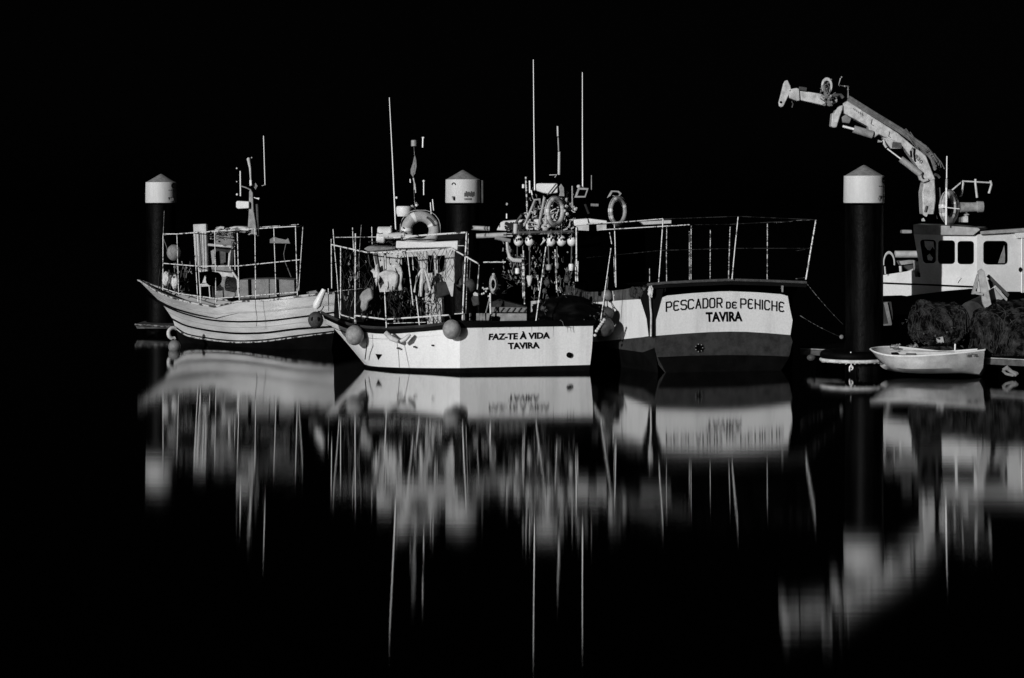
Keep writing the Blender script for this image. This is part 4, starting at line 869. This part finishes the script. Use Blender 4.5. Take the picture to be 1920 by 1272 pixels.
# fore deck gear
wn = tb('winch_roll', px_line([(1678, 477), (1722, 477)], 51.8), .085, 'white_worn', b4, 16)
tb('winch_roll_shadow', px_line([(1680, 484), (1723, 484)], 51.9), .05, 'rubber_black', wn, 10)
mb = MB().torus(P(1667, 494, 51.7), .13, .018, Matrix.Diagonal((1, 1, 2.0)), -10, 190, 24, 8); mb.build('hoop', 'white_worn', b4)
tb('hoop_post', px_line([(1659, 500), (1660, 514)], 51.7), .02, 'white_worn', b4)
MB().ppx([(1686, 490), (1714, 487), (1714, 494), (1690, 497)], 51.9, .4).build('locker_lid', 'fender_grey', b4)
MB().ppx([(1693, 497), (1714, 494), (1715, 508), (1706, 509), (1698, 503)], 52, .3).build('locker', 'fender_dark', b4)
tb('bollard', px_line([(1688, 499), (1689, 510)], 51.8), .035, 'white_worn', b4, 10)
MB().ppx([(1715, 489), (1723, 491), (1726, 512), (1716, 509)], 51.5, .2).build('vent_box', 'white_worn', b4, bevel=.02)
tb('corner_horn', px_line([(1703, 512), (1711, 506), (1712, 517)], 51.5), [.05, .035, .02], 'white_worn', b4, 8)
MB().ppx([(1657, 566), (1671, 566), (1674, 590), (1674, 609), (1657, 611)], 51.3, .06).build('hull_ladder_back', 'tarp_dark', b4)
MB().ppx([(1657, 568), (1664, 567), (1672, 606), (1672, 610), (1657, 611), (1657, 608), (1666, 607)], 51.2, .06).build('hull_ladder', 'fender_mid', b4)
# crane
DC = 53.0
cr = MB().ppx([(1733, 341), (1753, 337), (1755, 375), (1751, 406), (1741, 411), (1731, 403), (1729, 361)], DC, .5).build('crane_column', 'crane_paint', b4, bevel=.03)
MB().lathe(P(1745, 424, DC+.25), [(.42, 0), (.42, .10), (.3, .15), (.28, .3)], 24).build('crane_base', 'black', b4)
mbn = MB().ppx([(1581, 194), (1589, 189.5), (1684, 250), (1712, 274), (1730, 287), (1736, 292), (1745, 315), (1754, 337), (1745, 339), (1733, 335), (1724, 318), (1707, 293), (1689, 270), (1665, 260), (1648, 252), (1639.5, 258.7), (1632, 253), (1628, 237.5), (1583, 213)], DC, .36)
bm_ = mbn.build('boom', 'crane_paint', cr, bevel=.02)
MB().ppx([(1686, 253), (1700, 265), (1697, 268), (1684, 256)], DC-.02, .02).build('boom_plate', 'fender_mid', bm_) if False else None
jb = MB().ppx([(1500, 170), (1539, 176), (1549, 179.5), (1549, 199), (1501, 188)], DC+.05, .26).build('jib', 'crane_paint', cr, bevel=.02)
MB().ppx([(1479, 168), (1494, 165), (1499, 167), (1500, 189), (1494, 189.5), (1480, 184)], DC, .36).build('jib_collar', 'crane_paint', cr, bevel=.02)
MB().ppx([(1460, 192), (1463, 181), (1469, 157), (1472, 151.5), (1477, 150.5), (1482, 161), (1484, 169), (1478, 181), (1469, 199.5), (1465, 201.5), (1461, 199.5)], DC, .1).build('tip_plate', 'crane_paint', cr, bevel=.015)
MB().ball(P(1464, 192, DC-.01), .03, 10).build('tip_pin', 'letter', cr)
MB().tube(px_line([(1484, 190), (1487, 195), (1485, 202)], DC), .015, 6).build('hook', 'dull_metal', cr)
tb('jib_rail', px_line([(1498, 166), (1512, 168)], DC), .05, 'dull_metal', cr)
mb = MB().torus(P(1550.7, 161, DC-.1), .145, .042, Matrix.Diagonal((.78, 1, 1.12)), seg=36, rs=10); mb.build('hose_drum', 'crane_paint', cr)
mb = MB()
for k in range(7): mb.tube(px_line([(1541+k*1.5, 160+k), (1546+k, 178), (1548+k*1.4, 190), (1553+k*1.3, 199)], DC-.18-.01*k), .012, 6)
for k in range(3): mb.torus(P(1550-k, 172+4*k, DC-.2-.02*k), .15, .013, Matrix.Rotation(R(30+20*k), 3, 'Z') @ Matrix.Diagonal((.7, 1, 1.2)), -120, 150, 20, 6)
mb.build('hose', 'hose', cr)
mb = MB()
for k in range(10): mb.ball(P(1546+k*1.6+random.uniform(-2, 2), 168+k*2.3+random.uniform(-4, 4), DC-.2), random.uniform(.02, .045), 8)
mb.build('hose_fitting', 'grey_metal', cr)
MB().ppx([(1558, 184), (1566, 180), (1571, 184), (1571, 192), (1560, 196)], DC, .3).build('knuckle', 'fender_grey', cr, bevel=.03)
tb('knuckle_link', px_line([(1561, 182), (1566, 179), (1577, 179), (1581, 184)], DC), .045, 'dull_metal', cr)
MB().ppx([(1562, 192), (1581, 184), (1584, 212), (1572, 206), (1561, 204)], DC+.1, .25).build('knuckle_block', 'black', cr)
mb = MB()
for q in ((1578, 145), (1575, 161), (1584, 162), (1590, 168)): mb.ball(P(*q, DC+.2), .022, 8)
mb.build('light_glint_bolt', 'grey_metal', cr)
tb('aerial_frame', px_line([(1590, 190), (1590, 162), (1572, 161), (1576, 147)], DC+.3), .02, 'hose', cr, 6)
MB().ppx([(1570, 202.6), (1575, 199), (1581, 197), (1580, 206), (1575, 219), (1569, 239), (1564, 240), (1558, 237), (1559, 230), (1561, 212), (1564, 213)], DC-.05, .34).build('link_arm', 'crane_paint', cr, bevel=.02)
MB().ppx([(1578, 220), (1586, 215), (1597, 222), (1593, 232), (1580, 230)], DC+.05, .25).build('link_bracket', 'fender_mid', cr, bevel=.02)
t1 = tb('hydraulic_cylinder', px_line([(1601, 242.5), (1636, 253)], DC), .098, 'fender_grey', cr, 20)
tb('piston_rod', px_line([(1580, 237), (1603, 243)], DC), .03, 'metal_bright', cr, 10)
tb('hydraulic_cylinder', px_line([(1689, 298.5), (1707, 312), (1726, 327)], DC-.05), .082, 'fender_grey', cr, 20)
tb('piston_rod', px_line([(1663.5, 279), (1690, 299)], DC-.05), .018, 'metal_bright', cr, 8)
MB().ppx([(1655, 258), (1692, 262), (1691, 279), (1671, 279), (1664, 270)], DC+.02, .3).build('boom_bracket', 'crane_paint', cr, bevel=.02)
MB().ppx([(1674, 266), (1690, 268), (1691, 278), (1672, 277)], DC-.0, .05).build('bracket_face', 'dull_metal', cr)
tb('valve_lever', px_line([(1646, 265), (1653, 266), (1657, 262), (1658, 270), (1662, 277)], DC), [.04, .015, .03, .035, .03], 'white_worn', cr, 8)
tb('lug', px_line([(1724, 325), (1726, 336), (1732, 340), (1740, 337)], DC-.05), [.07, .05, .045, .04], 'crane_paint', cr, 10)
mb = MB(); path = [(1589, 188), (1640, 219), (1686, 248), (1713, 268), (1733, 283), (1746, 300), (1753, 320)]
for k in range(9):
    off = k*.9; mb.tube(px_line([(x+off*.35+random.uniform(-1, 1), y-off*.9+random.uniform(-1.5, 1.5)*(1 if i > 2 else .3)) for i, (x, y) in enumerate(path)], DC+.05+.03*(k % 4)), .028, 6)
for k in range(12):
    x = 1690+k*4.5; y = 250+k*4; mb.tube(px_line([(x, y), (x+12, y+6), (x+20, y+17), (x+23, y+24+random.uniform(-3, 5))], DC+random.uniform(-.1, .4)), .02, 6)
mb.build('hose_bundle', 'hose', cr)
tb('hose_loop', px_line([(1711, 277), (1707, 284), (1708, 295)], DC-.06), .016, 'letter', cr, 6); tb('hose_loop', px_line([(1714, 278), (1713, 290), (1715, 303)], DC-.06), .016, 'letter', cr, 6)
tb('hose_end', px_line([(1752, 327), (1758, 329), (1762, 334)], DC), .035, 'dull_metal', cr, 6)
PCb = Plane((0, DC-.005), (1, DC-.005))
text_mesh('830', [(1718, 289), (1731, 303), (1727, 308), (1714, 294)], PCb, 'boom_lettering', 'letter_grey', bm_, off=.012, th=.004, bold=.01)
for q in (((1635, 224), (1633, 233), (1638, 236)), ((1668, 247), (1666, 256), (1670, 258))): MB().tube([PCb.at(x, y, .01) for x, y in q], .008, 4).build('boom_mark', 'letter_grey', bm_)
mb = MB()
for k in range(5): mb.tube([PCb.at(1600+k*4, 203+k*2.4, .01), PCb.at(1602+k*4, 207+k*2.6, .01)], .007, 4)
mb.build('boom_marking', 'letter_grey', bm_)
mb = MB()
for k in range(5): mb.tube(px_line([(1753+k*2.2, 352), (1756+k*2, 380)], DC+.3), .02, 6)
mb.build('hose', 'dull_metal', cr)
tb('column_pin', px_line([(1738, 386), (1735, 398)], DC-.02), .03, 'dull_metal', cr)
# roof gear
life_ring(1779.5, 389, 50.6, 24.5, 7.2, 50, 'narrow life ring standing on the crane boat cabin roof behind a whip aerial', m='ring_cover')
tb('whip_aerial', px_line([(1775.5, 293), (1775, 335)], 50.1), .014, 'metal_bright', b4, 6); tb('aerial_base', px_line([(1775, 336), (1774.5, 352)], 50.1), .028, 'grey_metal', b4, 8)
tb('aerial_pole', px_line([(1774.5, 352), (1774, 422)], 50.1), .022, 'metal_bright', b4, 8); tb('cross_rod', px_line([(1762, 387.5), (1780, 390), (1799, 392)], 50.1), .012, 'metal_bright', b4, 6)
tb('searchlight', px_line([(1800, 389), (1828, 388.5), (1831, 388.5), (1832, 388), (1843, 388)], 50.8), [.12, .11, .115, .135, .13], 'fender_grey', b4, 20)
tb('searchlight_foot', px_line([(1812, 398), (1816, 402), (1808, 404)], 50.8), .03, 'fender_grey', b4, 8)
rl = MB().tube(px_line([(1785, 357), (1805, 340), (1858, 343)], 51), .02, 8).build('roof_rail', 'white_worn', b4)
for q in ([(1804, 339), (1806, 343), (1802, 370)], [(1829, 336), (1829, 345), (1832, 371)], [(1857, 339), (1859, 346), (1854, 363)]): tb('rail_post', px_line(q, 51), .028, 'white_worn', rl, 8)
MB().ppx([(1806, 409), (1811, 404), (1815, 406), (1815, 417), (1806, 417)], 50.6, .2).build('roof_box', 'white_worn', b4)
MB().ppx([(1797, 409), (1806, 406), (1806, 416), (1797, 417)], 50.8, .2).build('roof_chock', 'dull_metal', b4)
MB().ppx([(1729, 411), (1732, 409), (1735, 415), (1729, 415)], 52, .1).build('roof_chock', 'white_worn', b4)
tb('roof_stub', px_line([(1756, 404), (1757.5, 411)], 51.5), .014, 'metal_bright', b4, 6)

# ------------------------------------------------------------------ nets and gear on the pontoon
def net_heap(c, rad, sd, lab, n=60, m='net_dark', pw=.6):
    def surf(q):
        e = Vector([math.copysign(abs(v)**pw, v) for v in q]); e = e*(.86/max(.8, e.length)*e.length) if False else e
        kk = 1+.10*noise.fractal(q*1.5+Vector((sd, 0, 0)), .9, 2.1, 3)+.10*noise.fractal(Vector((q.x*6+sd, q.y*6, q.z*2.2)), .7, 2.2, 4)
        sagz = .18*noise.noise(Vector((q.x*1.6+sd, q.y, 0)))
        return Vector((e.x*rad[0]*kk, e.y*rad[1]*kk, e.z*rad[2]*kk*.86+sagz*rad[2]))
    bm = bmesh.new(); bmesh.ops.create_icosphere(bm, subdivisions=6, radius=1)
    for v in bm.verts: v.co = Vector(c)+surf(v.co.normalized())
    mb = MB(); mb.bm.free(); mb.bm = bm; o = mb.build('net_heap', m, None, smooth=60)
    tag(o, lab, 'net heap', 'net heaps on the pontoon'); o['base'] = o.location[:]; rr = random.Random(int(sd*10)); mb = MB()
    for k in range(n):
        q = Vector((rr.uniform(-.95, .95), -rr.random(), rr.uniform(-.2, 1))).normalized(); dd = Vector((rr.uniform(-1, 1), rr.uniform(-.3, .3), rr.uniform(-1, .4)))*.16; pts = []
        for j in range(6):
            p = surf((q+dd*j*.7+Vector((0, 0, -.02*j*j))).normalized()); pts.append(Vector(c)+p*1.01+Vector((0, -.01, 0)))
        mb.tube(pts, rr.uniform(.003, .008), 4, cap=False)
    mb.build('strand', 'net_line_light', o); return o
net_heap(P(1757, 606, 47.9), (.60, .5, .56), 1.3, 'dark rounded net heap on the pontoon behind the middle of the dinghy')
net_heap(P(1915, 628, 47.0), (1.05, .6, .80), 6.1, 'larger speckled net heap on the pontoon at the right edge', 90)
net_heap(P(1760, 660, 46.9+.9), (.5, .4, .16), 9.4, 'low dark net remains lying behind the dinghy stern half', 20, pw=.9)
tag(MB().tube([P(1822, 590, 47.6), P(1822, 590, 47.6)+Vector((.5, .9, .1))], .30, 28).build('steel_drum', 'tarp_dark'), 'dull dark barrel wedged between the two net heaps', 'barrel')
tr4 = thing('steel_trestle', P(1845, 560, 47.6), 'worn A-shaped steel trestle standing on top of the net heaps', 'trestle')
def beam(pts, D, name, m, th=.08): return MB().ppx(pts, D-.55, th).build(name, m, tr4, bevel=.006)
beam([(1834, 509), (1841, 504), (1846, 509), (1859, 571), (1848, 579), (1843, 570), (1836, 525)], 47.3, 'leg', 'wood_light')
beam([(1833, 514), (1836, 522), (1828, 552), (1822, 552), (1828, 530)], 47.3, 'leg', 'fender_grey')
beam([(1829, 546), (1844, 551), (1843, 555), (1829, 552)], 47.25, 'cross_bar', 'grey_metal', .06)
beam([(1851, 519), (1855, 515), (1870, 530), (1893, 552), (1890, 558), (1868, 536)], 47.6, 'leg', 'fender_dark')
beam([(1866, 541), (1869, 539), (1889, 560), (1888, 565), (1882, 560)], 47.5, 'leg', 'wood_light')
beam([(1855, 545), (1864, 540), (1882, 560), (1868, 568), (1860, 571), (1857, 556)], 47.7, 'plate', 'grey_metal')
beam([(1853, 525), (1861, 523), (1869, 533), (1858, 542)], 47.7, 'plate', 'fender_dark')
tag(MB().ppx([(1755, 634), (1768, 631), (1771, 643), (1759, 643.5)], 47.4, .12).build('crate', 'crate_grey', bevel=.01), 'small pale tilted crate behind the dinghy, below the left net heap', 'crate')
tag(MB().ppx([(1776, 625), (1788, 622), (1802, 626), (1802, 640), (1790, 641), (1783, 640)], 47.6, .25).build('tub', 'fender_dark', bevel=.02), 'dull dark tub right of the small pale crate', 'tub')
tag(MB().ppx([(1800, 618), (1806, 616), (1815, 622), (1813, 626), (1804, 622)], 47.6, .1).build('board', 'fender_mid'), 'small dull board tilted above the dark tub', 'board')
tag(MB().tube(px_line([(1791, 645), (1790.5, 657)], 47.1), .018, 8).build('pin', 'metal_bright'), 'thin bright upright pin on the pontoon behind the dinghy', 'pin')
mb = MB()
for k in range(10): mb.ball(P(1706+k*1.4, 651+random.uniform(-3, 2), 47.8), random.uniform(.02, .05), 8)
tag(mb.build('rope_scraps', 'fender_mid'), 'small pile of grey rope scraps on the pontoon behind the dinghy bow', 'rope')
mb = MB()
for k in range(5): mb.tube(px_line([(1664+k*5, 649), (1668+k*5, 647+random.uniform(-2, 2))], 47.9), .025, 6)
tag(mb.build('pontoon_line', 'fender_mid'), 'short grey line lying on the pontoon near the pile', 'rope')
tag(MB().ball(P(1846, 637, 47), .02, 8).build('small_bulb', 'metal_bright'), 'tiny bright bulb at the foot of the right net heap', 'bulb')
tag(MB().tube(px_line([(1880, 694), (1888, 690), (1896, 697), (1905, 702), (1909, 700)], 46.0), [.03, .06, .045, .06, .03], 10).tube(px_line([(1880, 695), (1886, 701), (1900, 704.5)], 46.0), .03, 8).build('floating_rope', 'fabric_grey'), 'pale loop of rope floating in the water at the right edge', 'rope')
# ------------------------------------------------------------------ dinghy
dg = thing('dinghy', PZ(1745, 46.4, 0), 'small open white rowing dinghy floating in front of the pontoon', 'dinghy')
st = [  # near rim, near belly, near foot, keel; far rim  (px,py,D)
    ((1632, 655, 46.9), (1634, 659, 46.88), (1645, 668, 46.85), (1662, 682, 46.8), (1634, 653.5, 46.95)),
    ((1641, 660.5, 46.6), (1644, 668, 46.6), (1652, 678, 46.55), (1668, 690, 46.6), (1648, 651.5, 47.2)),
    ((1662, 666, 46.3), (1664, 678, 46.25), (1670, 688, 46.25), (1682, 696, 46.35), (1672, 650.5, 47.35)),
    ((1692, 668, 46.1), (1694, 680, 46.05), (1700, 692, 46.05), (1708, 699, 46.2), (1700, 652.5, 47.35)),
    ((1728, 667.5, 45.95), (1730, 680, 45.88), (1734, 692, 45.9), (1740, 700, 46.1), (1735, 656.5, 47.25)),
    ((1766, 665, 45.9), (1767, 678, 45.83), (1770, 691, 45.87), (1773, 699.5, 46.05), (1772, 659.5, 47.1)),
    ((1806, 661.5, 45.95), (1806, 676, 45.9), (1806, 690, 45.95), (1805, 699, 46.1), (1812, 657, 46.9)),
    ((1846, 656.5, 46.05), (1845, 672, 46.05), (1843, 690, 46.1), (1836, 702, 46.2), (1848, 654.5, 46.7))]
st = [[P(*q) for q in r] for r in st]
full = []
for r in st:
    a, b_, c, d, f = r; cen = (a+f)/2; foot = Vector((cen.x+(d.x-a.x)*.6, (d.y+f.y)/2+.05, d.z-.06))
    full.append([a, b_, c, d, foot, Vector((f.x+(d.x-a.x)*.5, f.y-.12, d.z+.02)), Vector((f.x+(c.x-a.x)*.5, f.y-.03, c.z)), f])
sm = spline(full, 4)
mb = MB().loft(sm); mb.bm.faces.new([mb.bm.verts.new(p) for p in sm[-1]]); mb.build('hull', 'dinghy_paint', dg, smooth=40)
inn = []
for r in sm[1:-1]:
    cen = (r[0]+r[-1])/2; row = []
    for i, p in enumerate(r):
        q = p+(cen-p)*.09; q.z = p.z-.01 if i in (0, 7) else max(p.z+.05, r[3].z+.16); row.append(q)
    inn.append(row)
mb = MB().loft(inn); mb.bm.faces.new([mb.bm.verts.new(p) for p in inn[-1]]); mb.build('inside', 'dinghy_inside', dg, smooth=40)
tb('gunwale', [r[0] for r in sm]+[r[-1] for r in sm[::-1]]+[sm[0][0]], .02, 'white_paint', dg, 8)
c0 = sm[14]; ctrp = c0[0].lerp(c0[-1], .5)
for i in (12, 22): 
    r = sm[i]; a, f = r[0].lerp(r[-1], .06), r[0].lerp(r[-1], .94); MB().prism([a-Vector((0, 0, .10)), f-Vector((0, 0, .10)), f-Vector((-.2, 0, .10)), a-Vector((-.2, 0, .10))], (0, 0, -.03)).build('thwart', 'dinghy_inside', dg, smooth=0)
tag(MB().ppx([(1672, 662), (1684, 661), (1688, 666), (1674, 667)], 46.55, .15).build('bailer', 'rubber_black', bevel=.02), 'small black bailer lying on the dinghy floor near the bow', 'bailer')
mb = MB()
for k in range(7): mb.tube(px_line([(1669+k*2.5, 651+random.uniform(-3, 0)), (1670+k*2.5, 655+random.uniform(-2, 3))], 47.1), .012, 5)
tag(mb.build('bow_line', 'rope_dim'), 'short frayed line over the far side of the dinghy bow', 'rope')
PD = Plane((st[6][0].x, st[6][1].y-.03), (st[7][0].x, st[7][1].y-.03))
mb = MB()
for i, sg in enumerate((((0, 1), (0, 0), (1, 1), (1, 0)), ((0, 0), (.5, 1), (1, 0)), ((0, 1), (1, 1)), ((0, 0), (.5, 1), (1, 0)), ((0, 1), (0, 0), (1, .2)))):
    mb.tube([PD.at(1813+i*4.3+u*3, 669.5-v*5+i*-.25, .006) for u, v in sg], .010, 4)
mb.build('faded_lettering', 'letter_grey', dg, smooth=0)
tb('hull_grime_line', [r[3]+Vector((0, -.02, .015)) for r in sm[3:-2]], .012, 'rubber_black', dg, 6) if False else None

# ------------------------------------------------------------------ small tangled gear
def tangle(x0, y0, x1, y1, D, n, r, m, name, lab, cat, parent=None, up=0, seed=1, ln=9):
    rr = random.Random(seed); mb = MB()
    for k in range(n):
        x, y = rr.uniform(x0, x1), rr.uniform(y0, y1); pts = [(x, y)]
        for j in range(3): x += rr.uniform(-ln, ln)*(.35 if up else 1); y += rr.uniform(-ln, ln)*(1.3 if up else .6); pts.append((x, y))
        mb.tube(px_line(pts, D+rr.random()*.5), rr.uniform(.5, 1)*r, 5)
        if rr.random() < .3: mb.ball(P(x, y, D), r*rr.uniform(1.2, 2.4), 6)
    o = mb.build(name, m, parent)
    if parent is None: tag(o, lab, cat); o['kind'] = 'stuff'
    else: o['kind'] = 'stuff'
    return o
tangle(985, 385, 1078, 428, 52.0, 46, .022, 'white_worn', 'rigging_gear', 'pale jumble of brackets, blocks and lines around the gantry of the right boat', 'gear', seed=3)
tangle(990, 372, 1070, 430, 52.3, 40, .014, 'fender_grey', 'gantry_lines', 'thin grey lines crossing between the gantry legs of the right boat', 'ropes', seed=4, up=1, ln=12)
tangle(944, 462, 1078, 545, 49.4, 60, .010, 'fabric_grey', 'hanging_line', 'scattered thin pale lines hanging below the marked floats', 'ropes', seed=5, up=1, ln=7)
tangle(998, 465, 1018, 540, 49.0, 20, .012, 'fabric_white', 'hanging_line', 'bright narrow bundle of hanging lines left of the slanting pole', 'ropes', seed=6, up=1, ln=5)
tangle(1038, 470, 1048, 560, 49.0, 12, .010, 'fabric_white', 'hanging_line', 'bright narrow bundle of hanging lines below the middle marked floats', 'ropes', seed=7, up=1, ln=5)
tangle(705, 470, 760, 560, 48.4, 26, .012, 'tarp_dark', 'dark_line', 'dark lines criss-crossing the left half of the middle wheelhouse', 'ropes', seed=8, up=1, ln=10)
tangle(648, 480, 700, 585, 48.9, 26, .014, 'fabric_grey', 'foredeck_gear', 'grey scraps and lines in the forward cage of the middle boat', 'gear', seed=9, up=1, ln=6)
tangle(738, 545, 800, 600, 48.5, 34, .014, 'fabric_grey', 'foredeck_gear', 'pale scraps and lines below the hanging cloth strips', 'gear', seed=10, up=1, ln=6)
tangle(800, 540, 830, 610, 48.5, 10, .009, 'tarp_dark', 'dark_line', 'dark lines over the narrow lower wall of the middle wheelhouse', 'ropes', seed=11, up=1, ln=7)
tangle(700, 432, 770, 470, 48.7, 26, .014, 'tarp_dark', 'roof_line', 'dark lines tied around the raft canister on the middle boat roof', 'ropes', seed=12, ln=8)
tangle(395, 432, 440, 460, 56.5, 26, .018, 'fabric_grey', 'roof_gear', 'grey clutter at the wheelhouse roof of the small trawler', 'gear', seed=13, ln=6)
tangle(316, 490, 360, 545, 57.0, 26, .014, 'fabric_grey', 'foredeck_gear', 'grey lines hanging behind the pale sacks of the small trawler', 'gear', seed=14, up=1, ln=6)
tangle(880, 500, 985, 560, 49.6, 40, .008, 'fender_dark', 'cage_netting', 'dim netting in the aft cage behind the oval rope coil', 'net', seed=15, ln=9)
tangle(1010, 560, 1125, 596, 48.6, 34, .010, 'fender_dark', 'heap_line', 'dim lines over the dark net heap of the middle boat', 'ropes', seed=16, ln=8)
tangle(1690, 600, 1815, 655, 47.3, 26, .012, 'fender_dark', 'quay_clutter', 'dim scraps on the pontoon below the left net heap', 'gear', seed=17, ln=7)

tangle(1541, 150, 1560, 198, 52.7, 16, .016, 'hose', 'hose_tangle', '', '', parent=cr, seed=21, ln=6)
tangle(1692, 250, 1752, 318, 53.1, 26, .016, 'hose', 'loose_hose', '', '', parent=cr, seed=22, ln=9) if False else None
mb = MB(); rr = random.Random(5)
for k in range(16):
    t_ = rr.random(); x = 1690+t_*60; y = 246+t_*52
    mb.tube(px_line([(x, y), (x+8, y-2+rr.uniform(-4, 2)), (x+17, y+8), (x+21+rr.uniform(-2, 4), y+22)], 52.9+rr.random()*.5), .013, 5)
mb.build('loose_hose', 'hose', cr)['kind'] = 'stuff'

mb = MB(); rr = random.Random(9)
for k in range(9):
    x = 905+k*22+rr.uniform(-8, 8); ln = rr.uniform(4, 22)
    mb.prism([PA.at(x, 614.5-(x-862)*.014, .004), PA.at(x+rr.uniform(.8, 1.8), 614.5-(x-862)*.014, .004), PA.at(x+.9, 614+ln, .004)], -PA.n*.002)
mb.build('rust_run', 'wood_light', b2, smooth=0)['kind'] = 'stuff'
tb('oar', [P(1668, 657, 46.75), P(1790, 660, 46.6)], .016, 'wood_light', dg, 6)
